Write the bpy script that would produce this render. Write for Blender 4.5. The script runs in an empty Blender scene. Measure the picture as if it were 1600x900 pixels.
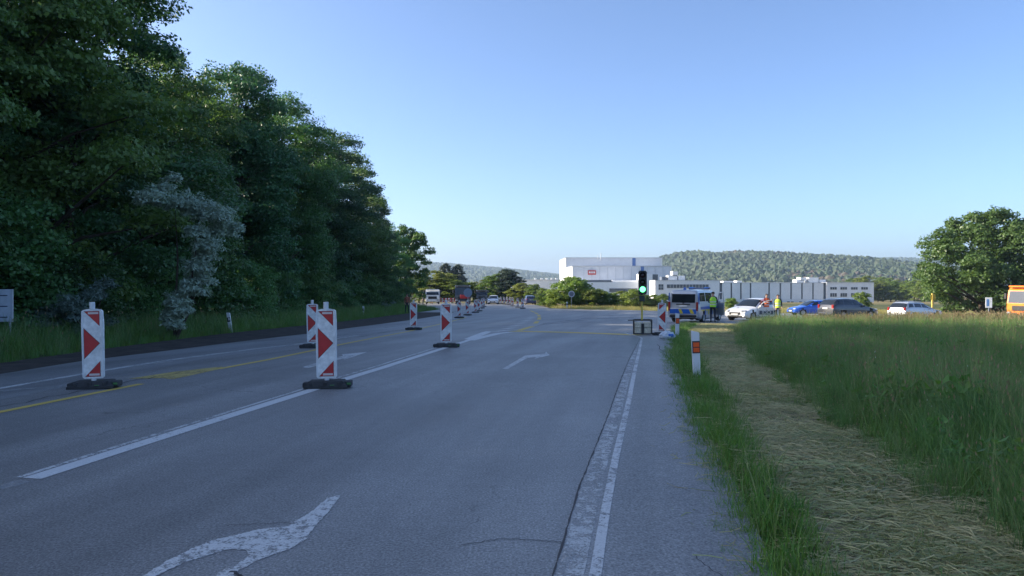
import bpy, bmesh, math, random
import numpy as np
from mathutils import Vector, Matrix

random.seed(7); RNG = np.random.default_rng(7)
R = math.radians
SC = bpy.context.scene
COL = SC.collection

# ------------------------------------------------------------------ camera
F, CX, HOR, H = 1155.0, 800.0, 440.0, 1.55          # focal length in photo pixels, eye height in metres
cam_d = bpy.data.cameras.new('camera'); cam = bpy.data.objects.new('camera', cam_d); COL.objects.link(cam)
cam_d.lens = 36 * F / 1600; cam_d.shift_y = -10 / 1600; cam_d.clip_end = 20000; cam_d.clip_start = 0.05
cam.location = (0, 0, H); cam.rotation_euler = (R(90), 0, 0); SC.camera = cam

# ------------------------------------------------------------------ sky, sun, exposure
SUN_EL, SUN_AZ = 25.0, -84.0                         # degrees; azimuth from +Y, clockwise
w = bpy.data.worlds.new('World'); SC.world = w; w.use_nodes = True
nt = w.node_tree; sky = nt.nodes.new('ShaderNodeTexSky'); sky.sky_type = 'NISHITA'; sky.sun_disc = False
sky.sun_elevation = R(SUN_EL); sky.sun_rotation = R(SUN_AZ)
sky.altitude = 200; sky.air_density = 0.65; sky.dust_density = 2.0; sky.ozone_density = 3.7
nt.links.new(sky.outputs[0], nt.nodes['Background'].inputs[0]); nt.nodes['Background'].inputs[1].default_value = 0.15
sl = bpy.data.lights.new('sun', 'SUN'); sl.energy = 5.0; sl.angle = R(0.5); sl.color = (1.0, 0.88, 0.70)
sun = bpy.data.objects.new('sun', sl); COL.objects.link(sun)
to_sun = Vector((math.sin(R(SUN_AZ)) * math.cos(R(SUN_EL)), math.cos(R(SUN_AZ)) * math.cos(R(SUN_EL)), math.sin(R(SUN_EL))))
sun.rotation_euler = to_sun.to_track_quat('Z', 'Y').to_euler()
SC.view_settings.view_transform = 'Standard'; SC.view_settings.look = 'None'
SC.view_settings.exposure = 1.06; SC.view_settings.gamma = 1.0; SC.view_settings.use_curve_mapping = False
SC.render.engine = 'CYCLES'
cy = SC.cycles
cy.use_denoising = True; cy.max_bounces = 6; cy.diffuse_bounces = 3; cy.glossy_bounces = 3
cy.transmission_bounces = 3; cy.transparent_max_bounces = 8; cy.volume_bounces = 0
cy.sample_clamp_indirect = 6.0

# ------------------------------------------------------------------ lie of the land
_zt = [(-80, 0), (0, 0), (10, 0), (20, -.2), (30, -.45), (46, -.9), (65, -1.3), (128, -2.3), (200, -4), (300, -6.5), (500, -8), (900, -8.5), (20000, -8.5)]
_zx = np.array([p[0] for p in _zt], float); _zy = np.array([p[1] for p in _zt], float)
_d = np.diff(_zy) / np.diff(_zx)
_m = np.zeros(len(_zx)); _m[0] = _d[0]; _m[-1] = _d[-1]
for _i in range(1, len(_zx) - 1):
    _m[_i] = 0 if _d[_i-1] * _d[_i] <= 0 else 2 * _d[_i-1] * _d[_i] / (_d[_i-1] + _d[_i])
def zg(X, Y):
    """height of the road and verge surface"""
    X = np.asarray(X, float); Y = np.asarray(Y, float)
    i = np.clip(np.searchsorted(_zx, Y) - 1, 0, len(_zx) - 2)
    h = _zx[i+1] - _zx[i]; t = np.clip((Y - _zx[i]) / h, 0, 1)
    z = ((2*t**3 - 3*t**2 + 1) * _zy[i] + (t**3 - 2*t**2 + t) * h * _m[i] + (-2*t**3 + 3*t**2) * _zy[i+1] + (t**3 - t**2) * h * _m[i+1])
    k = np.clip((Y - 32) / 25, 0, 1); k = k * k * (3 - 2 * k)
    fade = 1 - np.clip((Y - 110) / 80, 0, 1)
    return z - 0.0175 * np.clip(X - 12, 0, 40) * k * fade
def gz(X, Y): return float(zg(X, Y))
def G(px, py, dz=0.0):
    """the point of the ground seen at a place of the photograph"""
    a, b = 1.5, 400.0
    for _ in range(48):
        m = .5 * (a + b); X = (px - CX) * m / F
        if HOR + F * (H - gz(X, m)) / m > py: a = m
        else: b = m
    Y = .5 * (a + b); X = (px - CX) * Y / F
    return Vector((X, Y, gz(X, Y) + dz))
def P(px, py, Y): return Vector(((px - CX) * Y / F, Y, H - (py - HOR) * Y / F))
ROAD_DIR = Vector((0.187, 0.982))

# ------------------------------------------------------------------ node materials
def new_mat(name):
    m = bpy.data.materials.new(name); m.use_nodes = True
    n = m.node_tree; n.nodes.clear(); out = n.nodes.new('ShaderNodeOutputMaterial')
    return m, n, out
def nd(n, typ, **kw):
    x = n.nodes.new(typ)
    for k, v in kw.items():
        if hasattr(x, k) and k not in x.inputs: setattr(x, k, v)
        else: x.inputs[k].default_value = v
    return x
def lk(n, a, b): n.links.new(a, b)
def ramp(n, fac, stops):
    r = n.nodes.new('ShaderNodeValToRGB'); e = r.color_ramp.elements
    while len(e) > 1: e.remove(e[-1])
    e[0].position = stops[0][0]; e[0].color = (*stops[0][1], 1)
    for p, c in stops[1:]:
        q = e.new(p); q.color = (*c, 1)
    lk(n, fac, r.inputs[0]); return r
def rgb(c): return (*c, 1)
def noise(n, vec, scale, detail=3, rough=.55):
    x = nd(n, 'ShaderNodeTexNoise'); x.inputs['Scale'].default_value = scale; x.inputs['Detail'].default_value = detail; x.inputs['Roughness'].default_value = rough
    if vec is not None: lk(n, vec, x.inputs['Vector'])
    return x
def mix(n, fac, a, b, mode='MIX'):
    x = n.nodes.new('ShaderNodeMix'); x.data_type = 'RGBA'; x.blend_type = mode
    for s, v in ((x.inputs[0], fac), (x.inputs[6], a), (x.inputs[7], b)):
        if isinstance(v, bpy.types.NodeSocket): lk(n, v, s)
        elif isinstance(v, (int, float)): s.default_value = v
        else: s.default_value = rgb(v)
    return x.outputs[2]
def objco(n): return nd(n, 'ShaderNodeTexCoord').outputs['Object']
def posco(n): return nd(n, 'ShaderNodeNewGeometry').outputs['Position']

_mc = {}
def flat(name, col, rough=.55, metal=0.0, var=.12, scale=6, spec=.5, coat=0.0):
    """a plain painted or moulded surface with a little uneven dirt and gloss"""
    if name in _mc: return _mc[name]
    m, n, out = new_mat(name); b = nd(n, 'ShaderNodeBsdfPrincipled')
    nz = noise(n, objco(n), scale, 4)
    dark = tuple(c * (1 - var) for c in col); lite = tuple(min(1, c * (1 + var)) for c in col)
    r = ramp(n, nz.outputs[0], [(.3, dark), (.7, lite)])
    lk(n, r.outputs[0], b.inputs['Base Color'])
    b.inputs['Roughness'].default_value = rough; b.inputs['Metallic'].default_value = metal; b.inputs['Specular IOR Level'].default_value = spec
    if coat: b.inputs['Coat Weight'].default_value = coat; b.inputs['Coat Roughness'].default_value = .06
    lk(n, b.outputs[0], out.inputs[0]); _mc[name] = m; return m
def carpaint(name, col, metal=.0): return flat(name, col, .32, metal, .05, 2.5, .5, .8)
def glassmat(name='dark_glass', col=(.012, .016, .02)):
    return flat(name, col, .07, 0, .2, 3, .8)
def emit(name, col, s):
    if name in _mc: return _mc[name]
    m, n, out = new_mat(name); e = nd(n, 'ShaderNodeEmission'); e.inputs[0].default_value = rgb(col); e.inputs[1].default_value = s
    lk(n, e.outputs[0], out.inputs[0]); _mc[name] = m; return m

def leafmat(name, cols, trans=.45, rough=.5, hue=.06, val=.5, gain=1.6):
    """leaves: colour varies per leaf, per clump and per tree; part of the light is reflected, part passes through (gain: the two together)"""
    if name in _mc: return _mc[name]
    m, n, out = new_mat(name)
    geo = nd(n, 'ShaderNodeNewGeometry'); oi = nd(n, 'ShaderNodeObjectInfo')
    r = ramp(n, geo.outputs['Random Per Island'], [(i / (len(cols) - 1), c) for i, c in enumerate(cols)])
    nz = noise(n, objco(n), .55, 3)
    c1 = mix(n, nz.outputs[0], r.outputs[0], tuple(x * .55 for x in cols[0]))
    hs = nd(n, 'ShaderNodeHueSaturation'); lk(n, c1, hs.inputs['Color'])
    mr = nd(n, 'ShaderNodeMapRange'); lk(n, oi.outputs['Random'], mr.inputs[0]); mr.inputs[3].default_value = .5 - hue * .5; mr.inputs[4].default_value = .5 + hue * .5; lk(n, mr.outputs[0], hs.inputs['Hue'])
    ml = nd(n, 'ShaderNodeMath', operation='MULTIPLY'); lk(n, oi.outputs['Random'], ml.inputs[0]); ml.inputs[1].default_value = 7.31
    fr = nd(n, 'ShaderNodeMath', operation='FRACT'); lk(n, ml.outputs[0], fr.inputs[0])
    mv = nd(n, 'ShaderNodeMapRange'); lk(n, fr.outputs[0], mv.inputs[0]); mv.inputs[3].default_value = (1 - val * .5) * gain; mv.inputs[4].default_value = (1 + val * .5) * gain; lk(n, mv.outputs[0], hs.inputs['Value'])
    d = nd(n, 'ShaderNodeBsdfPrincipled'); lk(n, hs.outputs[0], d.inputs['Base Color']); d.inputs['Roughness'].default_value = rough; d.inputs['Specular IOR Level'].default_value = .55
    t = nd(n, 'ShaderNodeBsdfTranslucent'); tc = mix(n, 1.0, hs.outputs[0], (1.0, 1.0, .55), 'MULTIPLY'); lk(n, tc, t.inputs[0])
    ms = nd(n, 'ShaderNodeMixShader'); ms.inputs[0].default_value = trans; lk(n, d.outputs[0], ms.inputs[1]); lk(n, t.outputs[0], ms.inputs[2])
    lk(n, ms.outputs[0], out.inputs[0]); _mc[name] = m; return m

def asphalt(name, base, speck=.5, blue=0.0, patch=.25, cracks=False, bumpd=.35):
    m, n, out = new_mat(name); b = nd(n, 'ShaderNodeBsdfPrincipled'); pos = posco(n)
    mp = nd(n, 'ShaderNodeMapping'); mp.inputs['Rotation'].default_value = (0, 0, R(10.8)); lk(n, pos, mp.inputs[0])
    st = nd(n, 'ShaderNodeMapping'); st.inputs['Scale'].default_value = (1.0, .06, 1); lk(n, mp.outputs[0], st.inputs[0])
    big = noise(n, pos, .35, 4); tr = noise(n, st.outputs[0], 1.1, 3); fine = noise(n, pos, 60, 2, .75); mid = noise(n, pos, 9, 4, .65)
    grain = nd(n, 'ShaderNodeTexVoronoi'); grain.inputs['Scale'].default_value = 70; lk(n, pos, grain.inputs['Vector'])
    lo = tuple(c * (1 - patch) for c in base); hi = tuple(c * (1 + patch) for c in base)
    c = ramp(n, big.outputs[0], [(.3, lo), (.7, hi)]).outputs[0]
    tr2 = ramp(n, tr.outputs[0], [(.33, (.74,) * 3), (.67, (1.17,) * 3)]).outputs[0]; c = mix(n, 1.0, c, tr2, 'MULTIPLY')
    md = ramp(n, mid.outputs[0], [(.25, (.86,) * 3), (.75, (1.10,) * 3)]).outputs[0]; c = mix(n, 1.0, c, md, 'MULTIPLY')
    fn = ramp(n, fine.outputs[0], [(.3, (1 - speck,) * 3), (.52, (1,) * 3), (.72, (1 + speck * 1.1,) * 3)]).outputs[0]; c = mix(n, 1.0, c, fn, 'MULTIPLY')
    gr = ramp(n, grain.outputs['Distance'], [(.0, (1.25,) * 3), (.45, (.85,) * 3)]).outputs[0]; c = mix(n, .7, c, mix(n, 1.0, c, gr, 'MULTIPLY'))
    if cracks:
        wv = nd(n, 'ShaderNodeTexVoronoi', feature='DISTANCE_TO_EDGE'); wv.inputs['Scale'].default_value = .42
        dn = noise(n, pos, 1.6, 5); ad = nd(n, 'ShaderNodeVectorMath', operation='MULTIPLY_ADD'); lk(n, dn.outputs['Color'], ad.inputs[0]); ad.inputs[1].default_value = (1.2,) * 3; lk(n, pos, ad.inputs[2])
        lk(n, ad.outputs[0], wv.inputs['Vector'])
        ck = ramp(n, wv.outputs['Distance'], [(.002, (.45,) * 3), (.006, (1,) * 3)]).outputs[0]
        gate = ramp(n, big.outputs[0], [(.52, (0,) * 3), (.6, (1,) * 3)]).outputs[0]
        c = mix(n, gate, c, mix(n, 1.0, c, ck, 'MULTIPLY'))
    lk(n, c, b.inputs['Base Color'])
    b.inputs['Roughness'].default_value = .55; b.inputs['Specular IOR Level'].default_value = .55
    bp = nd(n, 'ShaderNodeBump'); bp.inputs['Strength'].default_value = bumpd; bp.inputs['Distance'].default_value = .006; lk(n, grain.outputs['Distance'], bp.inputs['Height']); lk(n, bp.outputs[0], b.inputs['Normal'])
    lk(n, b.outputs[0], out.inputs[0]); return m

def paint(name, col, wear=.45, scale=14, soft=.10):
    """road paint worn through to the asphalt in grains and patches"""
    m, n, out = new_mat(name); pos = posco(n); b = nd(n, 'ShaderNodeBsdfPrincipled')
    a = noise(n, pos, scale, 6, .75); g = noise(n, pos, 60, 3, .8); big = noise(n, pos, 1.3, 3)
    c = ramp(n, g.outputs[0], [(.3, tuple(x * .75 for x in col)), (.7, col)]).outputs[0]; lk(n, c, b.inputs['Base Color']); b.inputs['Roughness'].default_value = .7
    s1 = nd(n, 'ShaderNodeMath', operation='MULTIPLY_ADD'); lk(n, g.outputs[0], s1.inputs[0]); s1.inputs[1].default_value = .55; lk(n, a.outputs[0], s1.inputs[2])
    s2 = nd(n, 'ShaderNodeMath', operation='MULTIPLY_ADD'); lk(n, big.outputs[0], s2.inputs[0]); s2.inputs[1].default_value = .5; lk(n, s1.outputs[0], s2.inputs[2])
    k = nd(n, 'ShaderNodeMapRange'); lk(n, s2.outputs[0], k.inputs[0]); ctr = .52 + wear * 1.0
    k.inputs[1].default_value = ctr - soft; k.inputs[2].default_value = ctr + soft; k.inputs[3].default_value = 0; k.inputs[4].default_value = 1
    t = nd(n, 'ShaderNodeBsdfTransparent'); ms = nd(n, 'ShaderNodeMixShader'); lk(n, k.outputs[0], ms.inputs[0]); lk(n, t.outputs[0], ms.inputs[1]); lk(n, b.outputs[0], ms.inputs[2])
    lk(n, ms.outputs[0], out.inputs[0]); return m

def soil(name, cols, scale=3.0, rough=.95, bump=.5, fine=40):
    m, n, out = new_mat(name); b = nd(n, 'ShaderNodeBsdfPrincipled'); pos = posco(n)
    a = noise(n, pos, scale, 6, .7); f = noise(n, pos, fine, 3, .7)
    s = nd(n, 'ShaderNodeMath', operation='MULTIPLY_ADD'); lk(n, f.outputs[0], s.inputs[0]); s.inputs[1].default_value = .35; lk(n, a.outputs[0], s.inputs[2])
    c = ramp(n, s.outputs[0], [(.42 + .5 * i / (len(cols) - 1), c) for i, c in enumerate(cols)]).outputs[0]
    lk(n, c, b.inputs['Base Color']); b.inputs['Roughness'].default_value = rough; b.inputs['Specular IOR Level'].default_value = .2
    bp = nd(n, 'ShaderNodeBump'); bp.inputs['Strength'].default_value = bump; bp.inputs['Distance'].default_value = .03; lk(n, f.outputs[0], bp.inputs['Height']); lk(n, bp.outputs[0], b.inputs['Normal'])
    lk(n, b.outputs[0], out.inputs[0]); return m

# ------------------------------------------------------------------ mesh helpers
def link(o, parent=None):
    COL.objects.link(o)
    if parent is not None: o.parent = parent
    return o
def tag(o, label=None, cat=None, group=None, kind=None):
    if label: o['label'] = label
    if cat: o['category'] = cat
    if group: o['group'] = group
    if kind: o['kind'] = kind
    return o
def thing(name, label, cat, loc=(0, 0, 0), rz=0.0, group=None):
    o = bpy.data.objects.new(name, None); o.empty_display_size = .2; COL.objects.link(o)
    o.location = loc; o.rotation_euler = (0, 0, rz)
    return tag(o, label, cat, group)
def copy_tree(o, parent=None):
    c = o.copy(); COL.objects.link(c); c.parent = parent
    for ch in list(o.children): copy_tree(ch, c)
    return c
class MB:
    def __init__(s): s.v = []; s.f = []; s.mi = []; s.cur = 0
    def add(s, vs, fs):
        k = len(s.v); s.v += [tuple(p) for p in vs]; s.f += [tuple(k + i for i in q) for q in fs]; s.mi += [s.cur] * len(fs); return s
    def box(s, c, d, rz=0, bev=0.0, taper=1.0):
        x, y, z = (q / 2 for q in d); co, si = math.cos(rz), math.sin(rz); vs = []
        if bev <= 0:
            pts = [(-x, -y, -z), (x, -y, -z), (x, y, -z), (-x, y, -z)] + [(a * taper, b * taper, z) for a, b in ((-x, -y), (x, -y), (x, y), (-x, y))]
            fs = [(3, 2, 1, 0), (4, 5, 6, 7), (0, 1, 5, 4), (1, 2, 6, 5), (2, 3, 7, 6), (3, 0, 4, 7)]
        else:
            b = min(bev, x * .95, y * .95, z * .95)
            def ring(ix, iy, zz):
                a, c2 = x - ix, y - iy
                return [(-a + b, -c2, zz), (a - b, -c2, zz), (a, -c2 + b, zz), (a, c2 - b, zz), (a - b, c2, zz), (-a + b, c2, zz), (-a, c2 - b, zz), (-a, -c2 + b, zz)]
            pts = ring(b * .6, b * .6, -z) + ring(0, 0, -z + b) + ring(0, 0, z - b) + ring(b * .6, b * .6, z)
            pts = [(p[0] * (1 + (taper - 1) * (p[2] + z) / (2 * z)), p[1] * (1 + (taper - 1) * (p[2] + z) / (2 * z)), p[2]) for p in pts]
            fs = [tuple(range(7, -1, -1)), tuple(range(24, 32))]
            for r in range(3):
                for i in range(8): fs.append((r*8+i, r*8+(i+1) % 8, r*8+8+(i+1) % 8, r*8+8+i))
        for p in pts: vs.append((c[0] + p[0]*co - p[1]*si, c[1] + p[0]*si + p[1]*co, c[2] + p[2]))
        return s.add(vs, fs)
    def tube(s, pts, rad, n=8, cap=True):
        pts = [Vector(p) for p in pts]
        if isinstance(rad, (int, float)): rad = [rad] * len(pts)
        vs = []; fs = []; up = Vector((0, 0, 1))
        for i, p in enumerate(pts):
            t = (pts[min(i+1, len(pts)-1)] - pts[max(i-1, 0)]).normalized()
            a = t.cross(up); a = Vector((1, 0, 0)) if a.length < 1e-3 else a.normalized(); b = a.cross(t)
            for k in range(n):
                an = 2 * math.pi * k / n; vs.append(p + (a * math.cos(an) + b * math.sin(an)) * rad[i])
        for i in range(len(pts) - 1):
            for k in range(n): fs.append((i*n+k, i*n+(k+1) % n, (i+1)*n+(k+1) % n, (i+1)*n+k))
        if cap: fs.append(tuple(range(n))[::-1]); fs.append(tuple((len(pts)-1)*n+k for k in range(n)))
        return s.add(vs, fs)
    def prism(s, poly, axis, a, b):
        """extrude a 2-D outline along an axis ('x','y','z') from a to b"""
        n = len(poly)
        def put(p, t): return {'x': (t, p[0], p[1]), 'y': (p[0], t, p[1]), 'z': (p[0], p[1], t)}[axis]
        vs = [put(p, a) for p in poly] + [put(p, b) for p in poly]
        fs = [tuple(range(n))[::-1], tuple(range(n, 2*n))] + [(i, (i+1) % n, n+(i+1) % n, n+i) for i in range(n)]
        return s.add(vs, fs)
    def lathe(s, prof, n=20, axis='z', c=(0, 0, 0)):
        vs = []; fs = []
        for r, t in prof:
            for k in range(n):
                a = 2*math.pi*k/n; u, v = r*math.cos(a), r*math.sin(a)
                p = {'z': (u, v, t), 'y': (u, t, v), 'x': (t, u, v)}[axis]; vs.append((p[0]+c[0], p[1]+c[1], p[2]+c[2]))
        for i in range(len(prof)-1):
            for k in range(n): fs.append((i*n+k, i*n+(k+1) % n, (i+1)*n+(k+1) % n, (i+1)*n+k))
        return s.add(vs, fs)
    def mesh(s, name, mats, smooth=False):
        me = bpy.data.meshes.new(name); me.from_pydata(s.v, [], s.f)
        mats = mats if isinstance(mats, (list, tuple)) else [mats]
        for m in mats: me.materials.append(m)
        if len(mats) > 1: me.polygons.foreach_set('material_index', s.mi)
        bm = bmesh.new(); bm.from_mesh(me); bmesh.ops.recalc_face_normals(bm, faces=bm.faces); bm.to_mesh(me); bm.free()
        if smooth:
            me.polygons.foreach_set('use_smooth', [True] * len(me.polygons))
            try: me.set_sharp_from_angle(angle=R(38))
            except Exception: pass
        me.update(); return me
    def build(s, name, mats, parent=None, smooth=False, loc=None):
        o = bpy.data.objects.new(name, s.mesh(name, mats, smooth)); link(o, parent)
        if loc is not None: o.location = loc
        return o
def np_mesh(name, V, Q, mat, k=4, smooth=False):
    me = bpy.data.meshes.new(name); V = np.ascontiguousarray(V, np.float32); Q = np.ascontiguousarray(Q, np.int32)
    me.vertices.add(len(V)); me.vertices.foreach_set('co', V.ravel())
    me.loops.add(Q.size); me.loops.foreach_set('vertex_index', Q.ravel())
    me.polygons.add(len(Q)); me.polygons.foreach_set('loop_start', np.arange(len(Q), dtype=np.int32) * k)
    if smooth: me.polygons.foreach_set('use_smooth', np.ones(len(Q), bool))
    me.materials.append(mat); me.update(calc_edges=True); return me
def grid_mesh(name, X, Y, Z, mat, smooth=True):
    n, m = X.shape; V = np.stack([X, Y, Z], -1).reshape(-1, 3); i = np.arange(n*m).reshape(n, m)
    Q = np.stack([i[:-1, :-1], i[:-1, 1:], i[1:, 1:], i[1:, :-1]], -1).reshape(-1, 4)
    return np_mesh(name, V, Q, mat, 4, smooth)
def obj(name, me, parent=None, loc=None):
    o = bpy.data.objects.new(name, me); link(o, parent)
    if loc is not None: o.location = loc
    return o

# a sheet between two edges given as X(Y)
def sheet(name, ys, left, right, cols, mat, dz, parent=None):
    ys = np.asarray(ys, float); t = np.linspace(0, 1, cols + 1)
    L = np.array([left(y) for y in ys]); Rr = np.array([right(y) for y in ys])
    X = L[:, None] * (1 - t) + Rr[:, None] * t; Y = np.repeat(ys[:, None], cols + 1, 1)
    return obj(name, grid_mesh(name, X, Y, zg(X, Y) + dz, mat), parent)
def edge(pts, pre=True, post=None):
    """X(Y) through ground points, carried on behind the camera along the road"""
    p = sorted([(q.y, q.x) for q in pts]); ys = [a for a, _ in p]; xs = [b for _, b in p]
    if pre: xs.insert(0, xs[0] - ROAD_DIR.x / ROAD_DIR.y * (ys[0] + 60)); ys.insert(0, -60.0)
    for a, b in (post or []): ys.append(a); xs.append(b)
    return lambda y: float(np.interp(y, ys, xs))
def ribbon(name, pts, width, mat, dz, parent, w2=None):
    """a painted line along ground points, width metres"""
    p = [Vector((q.x, q.y)) for q in pts]; out = []
    for a, b in zip(p[:-1], p[1:]):
        n = max(1, int((b - a).length / .8))
        for i in range(n): out.append(a.lerp(b, i / n))
    out.append(p[-1]); V = []; Q = []; n = len(out)
    for i, q in enumerate(out):
        t = (out[min(i+1, n-1)] - out[max(i-1, 0)]).normalized(); nn = Vector((t.y, -t.x)); ww = width if w2 is None else width + (w2 - width) * i / (n - 1)
        for s in (-.5, .5):
            c = q + nn * ww * s; V.append((c.x, c.y, gz(c.x, c.y) + dz * .55))
        if i: Q.append((2*i-2, 2*i-1, 2*i+1, 2*i))
    me = bpy.data.meshes.new(name); me.from_pydata(V, [], Q); me.materials.append(mat); return obj(name, me, parent)
def patch(name, pix, mat, dz, parent, rough=0.0):
    """a painted patch with the outline of ground points"""
    V = []; rj = random.Random(len(pix)); q = []
    for a, b in zip(pix, pix[1:] + pix[:1]):
        n = max(1, int(math.hypot(b[0] - a[0], b[1] - a[1]) / 3)) if rough else 1
        for i in range(n): t = i / n; q.append((a[0] + (b[0] - a[0]) * t + rj.uniform(-1, 1) * rough, a[1] + (b[1] - a[1]) * t + rj.uniform(-1, 1) * rough * .6))
    for p in q:
        g = G(*p); V.append((g.x, g.y, g.z + dz * .55))
    me = bpy.data.meshes.new(name); me.from_pydata(V, [], [tuple(range(len(V)))]); me.materials.append(mat)
    bm = bmesh.new(); bm.from_mesh(me); bmesh.ops.triangulate(bm, faces=bm.faces[:], ngon_method='EAR_CLIP'); bmesh.ops.recalc_face_normals(bm, faces=bm.faces); bm.to_mesh(me); bm.free()
    return obj(name, me, parent)

# ------------------------------------------------------------------ scattered growth (one object each, instanced)
def scatter(name, pts, rz, sc, vi, sources, tilt=None):
    me = bpy.data.meshes.new(name); n = len(pts); me.vertices.add(n); me.vertices.foreach_set('co', np.asarray(pts, np.float32).ravel())
    for nm, arr, ty in (('rz', rz, 'FLOAT'), ('sc', sc, 'FLOAT'), ('tl', tilt if tilt is not None else np.zeros(n), 'FLOAT'), ('vi', vi, 'INT')):
        a = me.attributes.new(nm, ty, 'POINT'); a.data.foreach_set('value', np.asarray(arr, np.int32 if ty == 'INT' else np.float32))
    o = obj(name, me)
    c = bpy.data.collections.new(name + '_kinds')
    for i, s in enumerate(sources): c.objects.link(s)
    g = bpy.data.node_groups.new(name, 'GeometryNodeTree')
    g.interface.new_socket('Geometry', in_out='INPUT', socket_type='NodeSocketGeometry'); g.interface.new_socket('Geometry', in_out='OUTPUT', socket_type='NodeSocketGeometry')
    gi = g.nodes.new('NodeGroupInput'); go = g.nodes.new('NodeGroupOutput')
    ip = g.nodes.new('GeometryNodeInstanceOnPoints'); ci = g.nodes.new('GeometryNodeCollectionInfo')
    ci.inputs['Collection'].default_value = c; ci.inputs['Separate Children'].default_value = True; ci.inputs['Reset Children'].default_value = True
    def attr(nm, ty):
        a = g.nodes.new('GeometryNodeInputNamedAttribute'); a.data_type = ty; a.inputs['Name'].default_value = nm
        return a.outputs['Attribute']
    cx = g.nodes.new('ShaderNodeCombineXYZ'); g.links.new(attr('rz', 'FLOAT'), cx.inputs[2]); g.links.new(attr('tl', 'FLOAT'), cx.inputs[0])
    g.links.new(gi.outputs[0], ip.inputs['Points']); g.links.new(ci.outputs[0], ip.inputs['Instance']); ip.inputs['Pick Instance'].default_value = True
    g.links.new(attr('vi', 'INT'), ip.inputs['Instance Index']); g.links.new(cx.outputs[0], ip.inputs['Rotation']); g.links.new(attr('sc', 'FLOAT'), ip.inputs['Scale'])
    g.links.new(ip.outputs[0], go.inputs[0])
    md = o.modifiers.new('scatter', 'NODES'); md.node_group = g
    return o
def proto(name, me): return bpy.data.objects.new(name, me)

def blades(name, mat, n, hmin, hmax, wd, spread, lean, seed, bend=.5, seg=3, heads=0, head_mat=None, head_size=.05):
    r = np.random.default_rng(seed); V = []; Q = []; mi = []
    for i in range(n):
        a = r.uniform(0, 6.283); rr = spread * math.sqrt(r.uniform(0, 1)); x, y = rr*math.cos(a), rr*math.sin(a)
        h = r.uniform(hmin, hmax); d = r.uniform(0, 6.283); ln = r.uniform(.1, 1) * lean * h; f = r.uniform(0, 6.283); cf, sf = math.cos(f), math.sin(f); k = len(V)
        ishead = i < heads; ww = wd * (.45 if ishead else r.uniform(.7, 1.2))
        for s in range(seg + 1):
            t = s / seg; b = ln * (t ** (1 + bend * 2)); zz = h * (t - .22 * bend * t * t * (ln / max(h, .01)) * 2); w2 = ww * (1 - t ** 1.6 * .9) * .5
            px, py = x + math.cos(d)*b, y + math.sin(d)*b
            V += [(px - cf*w2, py - sf*w2, zz), (px + cf*w2, py + sf*w2, zz)]
            if s: Q.append((k+2*s-2, k+2*s-1, k+2*s+1, k+2*s)); mi.append(0)
        if ishead:
            hs = head_size * r.uniform(.7, 1.3); k = len(V); hw = hs * .16
            for da in (0, 1.57):
                ca, sa = math.cos(f+da), math.sin(f+da); k = len(V)
                V += [(px, py, zz - hs*.1), (px + ca*hw, py + sa*hw, zz + hs*.4), (px + math.cos(d)*hs*.2, py + math.sin(d)*hs*.2, zz + hs), (px - ca*hw, py - sa*hw, zz + hs*.4)]
                Q.append((k, k+1, k+2, k+3)); mi.append(1)
    me = np_mesh(name, np.array(V), np.array(Q), mat)
    if head_mat is not None: me.materials.append(head_mat); me.polygons.foreach_set('material_index', np.array(mi, np.int32))
    return proto(name, me)

# ------------------------------------------------------------------ trees
def leaf_quads(C, N, size, aspect, r):
    """a folded leaf-shaped face at each centre C, facing roughly N"""
    n = len(C); N = N / (np.linalg.norm(N, axis=1, keepdims=True) + 1e-6)
    t = r.normal(size=(n, 3)); U = np.cross(N, t); U /= (np.linalg.norm(U, axis=1, keepdims=True) + 1e-6); W = np.cross(N, U)
    s = size * r.uniform(.6, 1.35, (n, 1)); a = U * s * .5; b = W * s * .5 * aspect; d = N * s * .12
    V = np.stack([C - a, C + b - d, C + a, C - b - d], 1).reshape(-1, 3); Q = np.arange(n * 4).reshape(n, 4); return V, Q
def boughs_to_leaves(B, per, size, r, aspect=.62, shell=.55, droop=.0, flat_=.75):
    Cs = []; Ns = []
    for (c, rad) in B:
        n = max(20, int(per * rad * rad)); d = r.normal(size=(n, 3)); d /= np.linalg.norm(d, axis=1, keepdims=True)
        d[:, 2] = np.where(d[:, 2] < -.25, d[:, 2] * -.4, d[:, 2])
        q = rad * (shell + (1 - shell) * r.uniform(0, 1, (n, 1)) ** .6)
        lump = 1 + .28 * np.sin(d[:, :1] * 5.1 + c[0] * 3) * np.sin(d[:, 1:2] * 4.7 + c[1] * 2.3) + .16 * np.sin(d[:, 2:3] * 9 + c[2])
        p = d * q * lump * np.array([1, 1, flat_]); p[:, 2] -= droop * (p[:, 0]**2 + p[:, 1]**2) / max(rad, .3)
        Cs.append(p + np.array(c)); Ns.append(d * .7 + r.normal(size=(n, 3)) * .55 + np.array([0, 0, .45]))
    return leaf_quads(np.concatenate(Cs), np.concatenate(Ns), size, aspect, r)
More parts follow.
